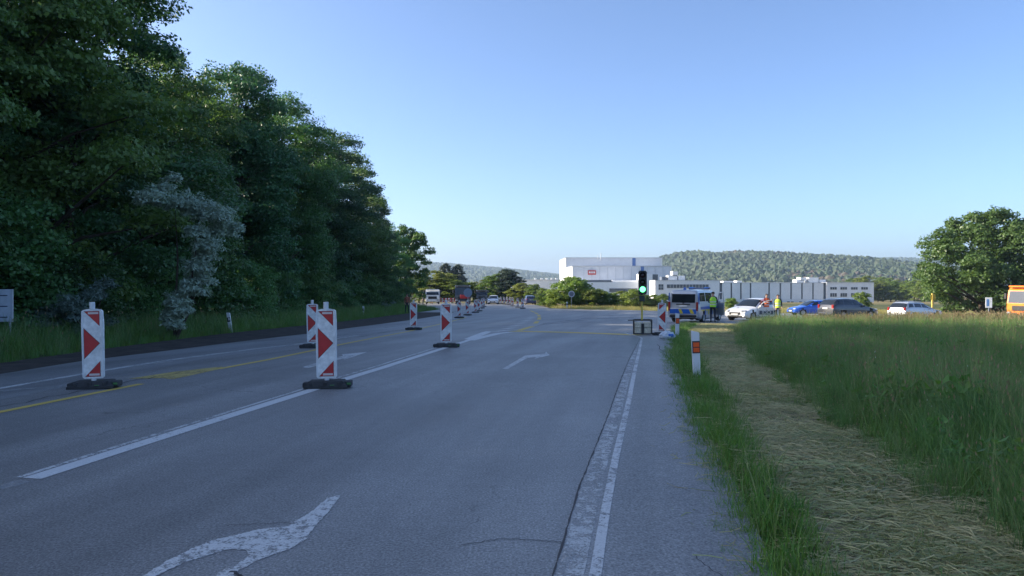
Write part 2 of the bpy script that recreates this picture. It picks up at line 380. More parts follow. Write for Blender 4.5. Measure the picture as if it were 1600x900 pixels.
def crown_boughs(Ht, Rad, base, n, r, top=.95, lopsided=.25, big=1.0, shape=1.0):
    B = []
    ph = r.uniform(0, 6.28, 3)
    for i in range(n):
        t = (i + r.uniform(.1, .9)) / n; t = t ** .85
        env = max(.12, (1 - abs((t - .40) / .62) ** (2.2 * shape))) ** .55 if abs((t - .40) / .62) < 1 else .12
        a = i * 2.39996 + r.uniform(-.4, .4)
        lob = 1 + lopsided * math.sin(a * 2 + ph[0] + t * 4) + lopsided * .6 * math.sin(a * 3 + ph[1])
        rr = Rad * env * lob * r.uniform(.50, .96); z = base + (Ht * top - base) * t
        rad = big * r.uniform(.75, 1.45) * (.62 + .5 * env) * (Rad / 4.2) ** .5
        B.append(((rr*math.cos(a), rr*math.sin(a), z), rad))
    for i in range(n // 5):
        t = r.uniform(.15, .8); B.append(((r.normal()*Rad*.22, r.normal()*Rad*.22, base + (Ht - base)*t), big * 1.5 * (Rad / 4.2) ** .5))
    return B
def wood_mesh(name, Ht, B, tr, r, mat, limbs=22, topf=.8):
    mb = MB(); pts = []; n = 8; x = y = 0
    for i in range(n + 1):
        t = i / n; pts.append((x, y, -.3 + Ht * topf * t)); x += r.normal()*.10; y += r.normal()*.10
    mb.tube(pts, [tr * (1.25 if i == 0 else 1) * (1 - .85 * i / n) for i in range(n + 1)], 9)
    for j in r.permutation(len(B))[:limbs]:
        (c, rad) = B[j]; c = Vector(c); zz = max(.8, c.z - .35 * math.hypot(c.x, c.y) - .6); k = min(n - 1, max(0, int((zz + .3) / (Ht * topf) * n))); s = Vector(pts[k]).lerp(Vector(pts[k+1]), .5)
        mid = s.lerp(c, .55) + Vector((r.normal()*.2, r.normal()*.2, .25)); rad0 = tr * (1 - .8 * k / n) * .45
        mb.tube([s, mid, c], [rad0, rad0*.6, rad0*.2], 6)
    return mb.mesh(name, mat, True)

# ================================================================== GROUND AND ROADS
def spaced(a, b, near, far): 
    s = [0.0]; st = near
    while s[-1] < b: s.append(s[-1] + st); st = min(st * 1.12, far)
    return s
_yp = spaced(0, 4500, 1.5, 260); _yn = [-q for q in spaced(0, 90, 4, 30)[1:]][::-1]
_xp = spaced(0, 4500, 2.0, 260)
ys_ = np.array(_yn + _yp); xs_ = np.array([-q for q in _xp[1:]][::-1] + _xp)
gX, gY = np.meshgrid(xs_, ys_)
m_ground, n_, out_ = new_mat('field_ground')
b_ = nd(n_, 'ShaderNodeBsdfPrincipled'); pos_ = posco(n_)
big_ = noise(n_, pos_, .012, 3); med_ = noise(n_, pos_, .9, 5); fin_ = noise(n_, pos_, 16, 4, .7)
ca_ = ramp(n_, med_.outputs[0], [(.3, (.020, .040, .012)), (.55, (.045, .075, .020)), (.75, (.085, .095, .035))]).outputs[0]
cb_ = ramp(n_, med_.outputs[0], [(.3, (.16, .13, .06)), (.7, (.30, .24, .11))]).outputs[0]
sep_ = nd(n_, 'ShaderNodeSeparateXYZ'); lk(n_, pos_, sep_.inputs[0])
far_ = nd(n_, 'ShaderNodeMapRange'); lk(n_, sep_.outputs[1], far_.inputs[0]); far_.inputs[1].default_value = 84; far_.inputs[2].default_value = 110
bg_ = ramp(n_, big_.outputs[0], [(.42, (.15,) * 3), (.56, (1,) * 3)]).outputs[0]
fm_ = mix(n_, 1.0, far_.outputs[0], bg_, 'MULTIPLY')
c_ = mix(n_, fm_, ca_, cb_); f_ = ramp(n_, fin_.outputs[0], [(.3, (.6,) * 3), (.7, (1.25,) * 3)]).outputs[0]
lk(n_, mix(n_, 1.0, c_, f_, 'MULTIPLY'), b_.inputs['Base Color']); b_.inputs['Roughness'].default_value = .95; b_.inputs['Specular IOR Level'].default_value = .15
lk(n_, b_.outputs[0], out_.inputs[0])
ground = obj('ground', grid_mesh('ground', gX, gY, zg(gX, gY) - .07, m_ground)); tag(ground, kind='structure', label='grassy ground reaching back to the fields and hills')

M_ASPH = asphalt('lane_asphalt', (.222, .221, .216), .60, patch=.19, cracks=True)
M_SHLD = asphalt('shoulder_asphalt', (.258, .256, .25), .55, patch=.16, cracks=False)
M_OLD = asphalt('patched_asphalt', (.235, .240, .244), .35, patch=.16)
M_DIRT = soil('milled_dirt', [(.030, .026, .024), (.065, .055, .048), (.11, .095, .08)], 2.2)
M_WHITE = paint('white_road_paint', (.66, .67, .66), wear=.29)
M_WORN = paint('worn_white_paint', (.60, .61, .60), wear=.41)
M_STRIP = paint('flaking_edge_paint', (.52, .53, .52), wear=.49, scale=9, soft=.12)
M_FAINT = paint('faint_white_paint', (.42, .43, .43), wear=.50, soft=.3)
M_YEL = paint('yellow_tape_paint', (.66, .48, .10), wear=.20)
M_YELW = paint('worn_yellow_paint', (.54, .42, .13), wear=.38, soft=.2)
M_CRACK = flat('crack_dark', (.060, .060, .062), .95)

XL_px = [(-260, 605), (0, 569), (131, 550), (350, 522), (494, 507), (612, 493), (690, 483)]
XL = edge([G(*p) for p in XL_px], post=[(104, -15.5), (112, -21), (124, -34), (138, -75), (150, -120)])
XR_px = [(1200, 900), (1150, 780), (1100, 680), (1067, 605), (1052, 570), (1047, 548)]
XR = edge([G(*p) for p in XR_px], post=[(29.5, 6.5), (35, 7.7), (38, 8.5), (39.5, 9.6), (40.5, 12.5), (41.5, 19), (43, 36), (44, 130), (78, 130), (78.6, 30), (79.5, 17), (83, 8.5), (90, 4.6), (100, 4.4), (118, 3.4), (128, .2), (138, -12), (146, -40), (150, -75)])
road_ys = np.concatenate([np.arange(-60, 28, 1.0), np.arange(28, 46, .5), np.arange(46, 77, 1.5), np.arange(77, 92, .5), np.arange(92, 150.1, 1.5)])
road = sheet('road', road_ys, XL, XR, 46, M_ASPH, 0.0); tag(road, kind='structure', label='grey asphalt main road with a junction to the right')

strip_px = [(860, 915), (905, 762), (950, 650), (983, 562), (1001, 527)]
XS = edge([G(*p) for p in strip_px])
sh_ys = np.concatenate([np.arange(-60, 4, 2.0), np.arange(4, 28.01, .5)])
shoulder = sheet('shoulder', sh_ys, XS, lambda y: XR(y) + .05, 5, M_SHLD, .004); tag(shoulder, kind='structure', label='paler asphalt shoulder beside the lane, edged by grass')
inner_px = [(928, 915), (944, 810), (961, 720), (984, 620), (999, 548), (1003, 528)]
XI = edge([G(*p) for p in inner_px])
st = sheet('flaking_edge_strip', sh_ys, lambda y: XS(y) + .02, lambda y: XI(y) - .06, 2, M_STRIP, .0062, road)
ed = sheet('edge_line', sh_ys, lambda y: XI(y) - .032, lambda y: XI(y) + .032, 1, M_WORN, .0066, road)
# jagged lip of the newer lane surface along the old strip
rl = random.Random(3); V = []; Q = []
yy = 3.0
while yy < 27:
    a = XS(yy); V += [(a - .001 - rl.random()*.009, yy, gz(a, yy) + .0045), (a + .001 + rl.random()*.009, yy, gz(a, yy) + .0060)]
    if len(V) > 2: k = len(V); Q.append((k-4, k-3, k-1, k-2))
    yy += .09
me = bpy.data.meshes.new('lane_lip'); me.from_pydata(V, [], Q); me.materials.append(M_CRACK); obj('lane_lip', me, road)

XB = edge([G(*p) for p in [(-260, 625), (0, 585), (131, 564), (350, 537), (494, 520), (612, 504), (700, 491)]])
dl_ys = np.concatenate([np.arange(-60, 10, 2.0), np.arange(10, 72, 1.0)])
dirt = sheet('dirt_strip', dl_ys, lambda y: XL(y) - .1, XB, 4, M_DIRT, .005); tag(dirt, kind='structure', label='dark milled dirt strip along the left road edge')
old = sheet('left_lane', dl_ys, XB, lambda y: XB(y) + 2.1 + .012 * max(0, y), 3, M_OLD, .003); tag(old, kind='structure', label='older patched asphalt lane left of the yellow line')

# painted lines
ribbon('edge_line', [G(*p) for p in [(-120, 626), (0, 607), (140, 583), (262, 563), (400, 545), (481, 536), (560, 524)]], .11, M_WORN, .008, road)
cl = [(50, 748), (200, 700), (330, 659), (480, 612), (600, 574), (700, 542), (735, 531)]
ribbon('centre_line', [G(*p) for p in cl], .17, M_WHITE, .007, road)
ribbon('centre_line', [G(p[0] - 10 - (p[1]-530)*.05, p[1] - 1.5) for p in cl[:-1]], .055, M_WORN, .0075, road)
ribbon('centre_line', [G(-130, 795), G(40, 752)], .15, M_FAINT, .006, road)
ribbon('island_outline', [G(*p) for p in [(733, 530), (763, 518), (783, 518.6)]], .34, M_WHITE, .007, road)
ribbon('island_outline', [G(*p) for p in [(733, 532), (777, 521.5), (797, 519)]], .34, M_WHITE, .0075, road)
for a, b in [((781, 516.6), (793, 516)), ((788, 513.8), (800, 513.4)), ((795, 511.4), (807, 510.9)), ((801, 508.8), (812, 508.3)), ((806, 506.3), (819, 505.8)), ((813, 503.6), (825, 503)), ((817, 501), (829, 500.4)), ((822, 498.6), (833, 498)), ((826, 496.2), (836, 495.7))]:
    ribbon('hatch_stripe', [G(*a), G(*b)], .48, M_WHITE, .007, road)
ribbon('yellow_line', [G(*p) for p in [(-200, 683), (0, 644), (110, 622), (221, 600)]], .12, M_YEL, .007, road)
patch('yellow_wedge', [(201, 592), (272, 581), (346, 573), (352, 575), (270, 593), (255, 591)], M_YELW, .007, road)
ribbon('yellow_line', [G(*p) for p in [(340, 577), (420, 562), (520, 541), (640, 517.5), (700, 503.5), (728, 496)]], .13, M_YEL, .0075, road)
for a, b in [((829, 485.5), (835, 488)), ((836.5, 488.6), (840, 490.8)), ((841, 491.8), (843, 494.5)), ((843, 496), (842, 499.5)), ((840, 502), (836, 505.5)), ((832, 510), (822, 513)), ((822, 513), (811, 516.5))]:
    ribbon('yellow_dash', [G(*a), G(*b)], .26, M_YEL, .0075, road)
ribbon('stop_line', [G(*p) for p in [(800, 517.6), (880, 519.2), (940, 521.2), (1004, 523.8)]], .75, M_YEL, .0078, road)
patch('worn_arc', [(834, 511), (850, 508), (880, 504.6), (919, 499.5), (960, 497.6), (990, 497.2), (990, 496.0), (960, 496.0), (919, 496.6), (880, 501.2), (850, 504.5)], M_FAINT, .0068, road)
for a, b in [((954, 491.2), (963, 491.9)), ((966, 498.2), (972, 498.2)), ((975, 500.3), (981, 500.9))]: ribbon('give_way_mark', [G(*a), G(*b)], .25, M_WORN, .0072, road)
# arrows
patch('turn_arrow', [(785, 576.5), (794, 576.5), (824, 559.5), (838, 558.2), (835, 561), (859, 555.2), (853, 549.6), (852, 552.8), (838, 554.3), (820, 556)], M_WORN, .007, road)
patch('lane_arrow', [(472, 574), (482, 575.2), (520, 564.5), (536, 560.5), (538, 562.5), (574, 550), (534, 554), (536, 556.4), (510, 562.5)], M_WORN, .007, road)
patch('faded_arrow', [(533, 773.5), (515, 798), (499, 816), (486, 832), (479, 843), (452, 859), (409, 873), (371, 893), (345, 925), (300, 960), (280, 960), (337, 904), (344, 892), (364, 888), (391, 868), (384, 860), (362, 859), (340, 863.5), (290, 879), (245, 900), (170, 950), (130, 990), (90, 990), (150, 940), (225, 900), (261, 877), (308, 854), (340, 843), (407, 827.5), (450, 823), (470, 810), (490, 798), (511, 779)], M_WORN, .007, road, 1.3)
for a, b in [((522, 525), (544, 523)), ((558, 527), (577, 524.5)), ((590, 521), (608, 518.6)), ((600, 512), (616, 510)), ((232, 570), (268, 566)), ((0, 612), (60, 606)), ((80, 606), (118, 601))]:
    ribbon('faded_dash', [G(*a), G(*b)], .14, M_FAINT, .0085, road)
# seams and cracks in the surface
def crack(pts, wd, seed):
    r = random.Random(seed); q = []
    for a, b in zip(pts[:-1], pts[1:]):
        for i in range(7): t = i / 7; q.append((a[0] + (b[0]-a[0])*t + r.uniform(-3, 3), a[1] + (b[1]-a[1])*t + r.uniform(-1.2, 1.2)))
    ribbon('crack', [G(*p) for p in q], wd, M_CRACK, .0085, road)
crack([(722, 852), (790, 842), (850, 846), (884, 849)], .007, 1); crack([(352, 822), (420, 818), (470, 818)], .006, 2)
crack([(0, 637), (90, 618), (200, 597), (300, 578)], .02, 4); crack([(1045, 560), (1035, 548), (1022, 536)], .025, 5)
crack([(1085, 868), (1110, 890), (1150, 915)], .006, 6); crack([(360, 893), (372, 898), (380, 902)], .02, 8)

# ================================================================== MOWN STRIP, VERGES, MEADOW
XV = edge([G(*p) for p in [(1310, 915), (1245, 810), (1195, 725), (1145, 645), (1112, 590), (1078, 535), (1070, 520)]], post=[(39.5, 9.9)])
XM = edge([G(*p) for p in [(1640, 885), (1600, 856), (1500, 790), (1400, 728), (1300, 660), (1212, 592), (1155, 545), (1148, 525), (1136, 512)]], post=[(40.5, 12.9)])
M_HAYG = soil('hay_ground', [(.050, .042, .026), (.12, .105, .06), (.28, .255, .15), (.40, .365, .23)], 2.6, fine=55)
mow_ys = np.concatenate([np.arange(-60, 2, 3.0), np.arange(2, 40.6, .7)])
mow = sheet('mown_strip', mow_ys, XV, XM, 10, M_HAYG, -.04); tag(mow, kind='structure', label='strip of freshly mown dry grass between verge and meadow')

g_lush = leafmat('lush_blades', [(.080, .175, .030), (.112, .22, .044), (.15, .26, .062)], .48, .45, .05, .5)
g_meadow = leafmat('meadow_blades', [(.092, .180, .055), (.130, .230, .078), (.180, .275, .108)], .48, .45, .05, .55)
g_pale = leafmat('pale_blades', [(.16, .21, .085), (.22, .26, .11), (.28, .29, .14)], .42, .6, .04, .4)
g_head = leafmat('seed_heads', [(.21, .16, .10), (.28, .21, .14), (.24, .20, .11)], .3, .7, .03, .4)
g_hay = leafmat('hay_strands', [(.38, .34, .17), (.48, .43, .23), (.57, .51, .29)], .25, .7, .03, .4, 1.25)
g_dry = leafmat('dry_blades', [(.26, .22, .08), (.34, .28, .11), (.22, .23, .08)], .35, .7, .04, .4)
fl_white = flat('white_petals', (.62, .62, .56), .7); fl_yel = flat('yellow_petals', (.62, .50, .06), .7)

def band_points(n_of, ylo, yhi, lo, hi, step, r):
    pts = []
    y = ylo
    while y < yhi:
        a, b = lo(y), hi(y); w_ = max(0, b - a); n = int(n_of(y) * w_ * step + r.random())
        if n: pts.append(np.stack([r.uniform(a, b, n), r.uniform(y, y + step, n)], 1))
        y += step
    return np.concatenate(pts)
def grow(name, pts, dz, smin, smax, kinds, weights, label, r, tilt=.12, smul=None, pick=None):
    n = len(pts); z = zg(pts[:, 0], pts[:, 1]) + dz; s = r.uniform(smin, smax, n)
    if smul is not None: s = s * smul(pts)
    vi = r.choice(len(kinds), n, p=np.array(weights) / sum(weights))
    if pick is not None: vi = pick(pts, vi, r)
    o = scatter(name, np.column_stack([pts, z]), r.uniform(0, 6.283, n), s, vi, kinds, r.normal(0, tilt, n))
    return tag(o, kind='stuff', label=label)
rg = np.random.default_rng(11)
# verge between shoulder and mown strip
vk = [blades('a_tuft', g_lush, 34, .07, .22, .010, .12, .7, 21), blades('b_tuft', g_lush, 30, .10, .32, .009, .13, .8, 22), blades('c_tuft', g_pale, 9, .15, .42, .007, .12, .7, 23)]
pv = band_points(lambda y: 95 if y < 9 else (60 if y < 18 else 34), 2.2, 39, lambda y: XR(y) - .20, lambda y: XV(y) + .05, .4, rg)
edge_fade = lambda p: np.clip(.40 + (p[:, 0] - np.array([XR(y) for y in p[:, 1]]) + .2) * 1.8, .40, .92)
grow('verge_grass', pv, -.06, .75, 1.25, vk, [5, 3, 1], 'lush green verge grass between shoulder and mown strip', rg, smul=edge_fade)
# hay on the mown strip
def hay_clump(nm, n, seed, lmax, mat, spread=.22):
    r = np.random.default_rng(seed); V = []; Q = []
    for i in range(n):
        c = r.normal(0, spread, 2); a = r.normal(.5, .8); L = r.uniform(.04, lmax); z0 = r.uniform(0, .035); wd = r.uniform(.0008, .0018); cu = r.uniform(-.5, .5); k = len(V)
        for s in range(3):
            t = s / 2 - .5; an = a + cu * t; x, y = c[0] + math.cos(an)*L*t, c[1] + math.sin(an)*L*t; nx, ny = -math.sin(an)*wd, math.cos(an)*wd; z = z0 + r.uniform(-.008, .018)
            V += [(x - nx, y - ny, z), (x + nx, y + ny, z + .003)]
            if s: Q.append((k+2*s-2, k+2*s-1, k+2*s+1, k+2*s))
    return proto(nm, np_mesh(nm, np.array(V), np.array(Q), mat))
g_hay2 = leafmat('greenish_hay', [(.26, .30, .13), (.34, .37, .17), (.42, .43, .21)], .25, .7, .03, .4, 1.25)
hk = [hay_clump('a_hay', 190, 31, .15, g_hay), hay_clump('b_hay', 190, 32, .13, g_hay2), blades('c_stubble', g_pale, 22, .03, .08, .007, .16, .6, 33), blades('d_stubble', g_lush, 16, .03, .09, .007, .14, .6, 34)]
ph = band_points(lambda y: 62 if y < 8 else (40 if y < 16 else 18), 2.2, 40, lambda y: XV(y) - .05, lambda y: XM(y) + .1, .5, rg)
nzp = np.sin(ph[:, 0] * 3.1 + ph[:, 1] * .9) + np.sin(ph[:, 0] * 1.3 - ph[:, 1] * 2.2)
ph = ph[rg.random(len(ph)) < (.62 + .20 * nzp)]
n = len(ph); o = scatter('cut_hay', np.column_stack([ph, zg(ph[:, 0], ph[:, 1]) - .037]), rg.normal(0, .9, n), rg.uniform(.8, 1.5, n), np.where((np.sin(ph[:, 0] * 2.2 + ph[:, 1] * .6) + np.sin(ph[:, 1] * 1.1 - ph[:, 0] * .7) > .75) & (rg.random(n) < .5), 2 + (rg.random(n) < .35), rg.choice(4, n, p=[.44, .36, .12, .08])), hk, rg.normal(0, .05, n))
tag(o, kind='stuff', label='dry cut hay lying on the mown strip')
# tall meadow
mk = [blades('a_grass', g_meadow, 36, .25, .72, .008, .17, .55, 41), blades('b_grass', g_meadow, 26, .35, .90, .009, .18, .7, 42, heads=2, head_mat=g_head, head_size=.05),
      blades('c_grass', g_pale, 14, .45, .98, .006, .16, .45, 43, heads=3, head_mat=g_head, head_size=.05), blades('d_grass', g_lush, 34, .20, .60, .009, .16, .8, 44),
      blades('e_flower', g_meadow, 12, .45, .85, .006, .14, .4, 45, heads=2, head_mat=fl_white, head_size=.022), blades('f_flower', g_meadow, 12, .40, .75, .006, .14, .4, 46, heads=2, head_mat=fl_yel, head_size=.022)]
def weed(nm, seed):
    r = np.random.default_rng(seed); n = 26; C = r.normal(0, .10, (n, 3)); C[:, 2] = r.uniform(.05, .5, n); V, Q = leaf_quads(C, r.normal(size=(n, 3)) * .6 + np.array([0, 0, .8]), .13, .42, r); return proto(nm, np_mesh(nm, V, Q, g_lush))
mk.append(weed('g_weed', 47))
def wob(y): return .07 * math.sin(y * 2.1) + .06 * math.sin(y * 5.3 + 1) + .07 * math.sin(y * 11.7)
RGT = lambda y: .70 * y + 9 if y < 46 else 60
pm = band_points(lambda y: 70 if y < 9 else (42 if y < 16 else (22 if y < 28 else 11)), 2.0, 41.8, lambda y: XM(y) + wob(y), RGT, .25, rg)
def mnoise(p): return np.sin(p[:, 0] * .9 + p[:, 1] * .5) * np.sin(p[:, 0] * .33 - p[:, 1] * .7) + .6 * np.sin(p[:, 0] * 2.3 - p[:, 1] * 1.1 + 2) * np.sin(p[:, 1] * 1.9 + p[:, 0] * .4)
hgt = lambda p: np.clip(.5 + .5 * (p[:, 0] - np.array([XM(y) for y in p[:, 1]])), .45, 1.0) * (.88 + .22 * mnoise(p))
def mpick(p, vi, r):
    q = mnoise(p + 3.7); u = r.random(len(p)); vi = np.where((q > .45) & (u < .5), 2, vi); vi = np.where((q < -.45) & (u < .45), 3, vi); return np.where((mnoise(p * 1.7 + 9) > .7) & (u > .75), 6, vi)
fl = rg.random(len(pm))
grow('meadow_grass', pm, -.06, .72, 1.08, mk, [7, 5, 4.0, 3, .5, .35, .5], 'tall green meadow grass with small white and yellow flowers', rg, smul=hgt, tilt=.14, pick=mpick)
# seed-head rich edge along the side road
sk = [blades('a_seed', g_dry, 20, .45, .95, .010, .25, .45, 51, heads=12, head_mat=g_head, head_size=.14), blades('b_seed', g_pale, 22, .40, .85, .012, .25, .5, 52, heads=8, head_mat=g_head, head_size=.12)]
ps = band_points(lambda y: 1.6 + max(0, y - 32) * .42, 29, 43.6, lambda y: max(XR(y) + .6, 13.5 + (41.5 - y) * .25, XM(y) + 1.5), lambda y: 52, .4, rg)
grow('seed_grass', ps, -.06, .70, 1.0, sk, [3, 2], 'pale seeding grass along the far edge of the meadow', rg, smul=lambda p: .72 + .28 * np.clip((p[:, 0] - 14) / 10, 0, 1))
# left verge below the wood
lk_ = [blades('a_left', g_lush, 26, .18, .55, .014, .22, .7, 61), blades('b_left', g_meadow, 22, .25, .75, .013, .22, .6, 62), blades('c_left', g_pale, 10, .3, .8, .009, .2, .5, 63, heads=2, head_mat=g_head, head_size=.08)]
pl = band_points(lambda y: 16 if y < 40 else 8, -6, 104, lambda y: XL(y) - 7.5, lambda y: XL(y) - .05, .8, rg)
grow('left_verge_grass', pl, -.06, .8, 1.2, lk_, [5, 3, .8], 'green verge grass at the foot of the dark wood', rg, smul=lambda p: np.clip(.35 + (np.array([XL(y) for y in p[:, 1]]) - p[:, 0]) * .45, .35, 1.25))
# sunlit dry verge beyond the junction
dk = [blades('a_dry', g_dry, 22, .18, .5, .025, .4, .6, 71), blades('b_dry', g_pale, 22, .15, .4, .025, .4, .6, 72)]
pd = band_points(lambda y: 2.6, 77.5, 104, lambda y: max(XR(y) if y > 78.8 else 30, 3.5) + .4, lambda y: 62, .8, rg)
grow('dry_verge_grass', pd, -.06, .7, 1.2, dk, [3, 2], 'sunlit dry yellow grass beyond the junction', rg)
# far left lit verge
pf = band_points(lambda y: 1.6, 104, 150, lambda y: XL(y) - 12, lambda y: XL(y) - .5, 1.0, rg)
grow('far_verge_grass', pf, -.06, .6, 1.0, [blades('a_far', g_pale, 20, .15, .4, .03, .4, .6, 73), blades('b_far', g_lush, 20, .15, .4, .03, .4, .6, 74)], [1, 1], 'short sunlit grass beside the roadworks', rg)

# ================================================================== TREES
M_BARK = soil('bark', [(.035, .028, .022), (.07, .056, .042), (.10, .085, .065)], 5)
L_FOREST = leafmat('forest_leaves', [(.056, .135, .040), (.080, .172, .052), (.108, .205, .062)], .38, .45, .06, .7)
L_FDARK = leafmat('dark_forest_leaves', [(.036, .092, .034), (.053, .122, .044), (.074, .148, .054)], .34, .45, .05, .5)
L_FYEL = leafmat('fresh_forest_leaves', [(.080, .160, .042), (.110, .20, .052), (.145, .235, .064)], .42, .45, .05, .5)
L_LIT = leafmat('lit_leaves', [(.110, .165, .028), (.155, .205, .040), (.20, .24, .055)], .5, .5, .08, .5)
L_OAK = leafmat('oak_leaves', [(.064, .115, .028), (.092, .150, .038), (.125, .18, .052)], .45, .45, .04, .2)
L_SILVER = leafmat('silver_leaves', [(.33, .44, .35), (.40, .51, .41), (.47, .58, .47)], .25, .6, .02, .2, 1.1)
L_DARK = leafmat('dark_needles', [(.014, .030, .016), (.024, .045, .024), (.035, .06, .03)], .15, .6, .05, .4)
rt = np.random.default_rng(5)
def tree_kind(Ht, Rad, base, nb, per, size, lm, seed, tr=.22, limbs=22, **kw):
    r = np.random.default_rng(seed); B = crown_boughs(Ht, Rad, base, nb, r, **kw)
    V, Q = boughs_to_leaves(B, per, size, r); return np_mesh('crown', V, Q, lm), wood_mesh('trunk', Ht, B, tr, r, M_BARK, limbs)
def plant_tree(name, kind, loc, rz, s, label, cat='tree', group=None):
    t = thing(name, label, cat, loc, rz, group); t.scale = s if isinstance(s, tuple) else (s, s, s)
    obj('trunk', kind[1], t); obj('crown', kind[0], t); return t
FK = [tree_kind(16, 4.6, 1.0, 60, (640, 800, 660, 760, 640)[i], (.165, .145, .165, .15, .165)[i], (L_FOREST, L_FDARK, L_FYEL, L_FOREST, L_FDARK)[i], 101 + i, lopsided=.22 + .05 * (i % 3), shape=1.0 + .25 * (i % 2)) for i in range(5)]
UK = [tree_kind(5.0, 2.6, .3, 22, 640, .16, L_FOREST, 131 + i, tr=.08, limbs=10) for i in range(2)]
# front row: (photo x, distance, height, label)
front = [(-1750, 7.5, 14.5, 'big leafy tree beyond the left photo edge, nearest the camera'), (-560, 15.0, 15.5, 'big leafy tree beyond the left photo edge, second from the camera'), (-150, 20.5, 15.5, 'leftmost big leafy tree, partly cut off by the photo edge'), (55, 25.5, 17.5, 'tall broad leafy tree above the grey board at the left edge'), (135, 29.0, 16.2, 'tall dark leafy tree above the leftmost striped beacon'),
         (285, 36.5, 13.6, 'dark tree behind the silver-leaved tree, with a narrow pointed top'), (392, 46, 16.0, 'tallest-looking dark tree right of the dip in the wood skyline'), (462, 55, 16.0, 'dark tree with a spiky top, just right of the tallest crown'),
         (515, 66, 16.2, 'dark tree on the descending skyline above the paired striped beacons'), (558, 77, 16.0, 'dark tree halfway down the falling skyline of the wood'), (588, 89, 13.0, 'dark tree next to last on the falling skyline of the wood'), (612, 99, 9.8, 'last small dark tree at the road end of the wood')]
GW = 'trees along the edge of the wood'
for i, (px, Y, ht, lab) in enumerate(front):
    X = (px - CX) * Y / F - 1.0; k = FK[(3, 1, 2, 2, 1, 0, 4, 3, 1, 0, 4, 3)[i]]; s = (ht - gz(X, Y)) / 16.3
    plant_tree('leafy_tree', k, (X, Y, gz(X, Y) - .1), rt.uniform(0, 6.28), (s * rt.uniform(.92, 1.1), s * rt.uniform(.92, 1.1), s), lab, group=GW)
# the rows behind, whose tops show between the front crowns and whose mass keeps the road in shade
behind = [(-19.0, 6.0, 0), (-24, 9.0, 1)]
for row, (dx, y0, y1, stp) in enumerate(((4.6, 13, 104, 5.6), (10.5, 16, 108, 8.0), (16.5, 20, 112, 9.0))):
    Y = y0
    while Y < y1:
        behind.append((-17.3 - dx + rt.normal() * .8, Y + rt.normal() * .9, row)); Y += stp
_bn = {}
for i, (X, Y, row) in enumerate(behind):
    ht = float(np.interp(Y, [10, 28, 36, 46, 75, 90, 104, 115], [16, 16.5, 13.2, 15.4, 14.5, 10.5, 8.2, 7.5])) * rt.uniform(.92, 1.02)
    X += 1.5 * max(0, Y - 90) / 20
    s = (ht - gz(X, Y)) / 16.3
    lab = ('dark leafy tree half hidden behind the front row of the wood', 'tree deep in the wood, glimpsed only through gaps between the crowns', 'tree at the back of the wood, seen as dark filling between trunks')[row]
    plant_tree('leafy_tree', FK[int(rt.integers(5))], (X, Y, gz(X, Y) - .1), rt.uniform(0, 6.28), (s * 1.05, s * 1.05, s), lab, group=('second row of the wood', 'third row of the wood', 'back row of the wood')[row])
# undergrowth along the foot of the wood
ORD = 'first second third fourth fifth sixth seventh eighth ninth tenth eleventh twelfth thirteenth fourteenth fifteenth sixteenth seventeenth eighteenth nineteenth twentieth'.split()
for i in range(20):
    Y = 17 + i * 4.5 + rt.normal() * .6; X = -14.2 - rt.uniform(0, 2.2) - (.6 if Y < 30 else 0); s = rt.uniform(.62, 1.0)
    plant_tree('leafy_bush', UK[i % 2], (X, Y, gz(X, Y) - .08), rt.uniform(0, 6.28), (s, s, s * rt.uniform(.8, 1.15)), ORD[i] + ' bush along the foot of the wood, counted from the left photo edge', 'bush', 'bushes at the foot of the wood')
for i in range(13):
    Y = 14 + i * 7.5 + rt.normal() * .8; X = -37.5 + rt.normal(); s = rt.uniform(1.0, 1.3)
    plant_tree('leafy_bush', UK[i % 2], (X, Y, gz(X, Y) - .08), rt.uniform(0, 6.28), (s * 1.6, s * 1.6, s), 'bush at the back of the wood, seen as dark filling between trunks', 'bush', 'bushes at the back of the wood')
# the silver-leaved tree leaning over the verge
L_GREY = leafmat('grey_leaves', [(.13, .20, .165), (.18, .26, .21), (.24, .32, .27)], .25, .6, .02, .2, 1.1)
def silver(name, blobs, Y, label, size, per, trunk_px):
    r = np.random.default_rng(len(blobs)); base = P(trunk_px[0], trunk_px[1], Y); base.z = gz(base.x, Y) - .08; B = []
    for (px, py, rp) in blobs:
        p = P(px, py, Y) - base; rad = 1.3 * rp * Y / F
        B.append(((p.x, p.y + r.normal() * .45, p.z), rad))
    V, Q = boughs_to_leaves(B, per, size, r, aspect=.34, shell=.25, flat_=.9)
    t = thing(name, label, 'tree', base); mb = MB()
    for j in range(0, len(B), 5):
        c = Vector(B[j][0]); mb.tube([(0, 0, -.1), Vector((c.x * .5, c.y * .35 + .3, c.z * .5)), c], [.05, .03, .01], 6)
    mb.build('trunk', M_BARK, t, True); obj('crown', np_mesh('crown', V, Q, L_SILVER if name == 'silver_tree' else L_GREY), t); return t
silver('silver_tree', [(268, 280, 10), (258, 296, 13), (240, 318, 16), (262, 318, 18), (284, 322, 20), (304, 330, 22), (325, 338, 22), (346, 342, 17), (352, 356, 11), (332, 362, 20), (312, 366, 16), (326, 386, 17), (312, 402, 15), (318, 420, 13), (302, 418, 13), (300, 440, 19), (290, 458, 18), (302, 452, 13), (282, 474, 17), (290, 486, 14), (274, 492, 15), (266, 500, 13), (274, 508, 12), (264, 514, 9), (280, 512, 8)], 24.0,
       'tall silver-leaved tree standing out against the dark wood', .15, 5200, (272, 506))
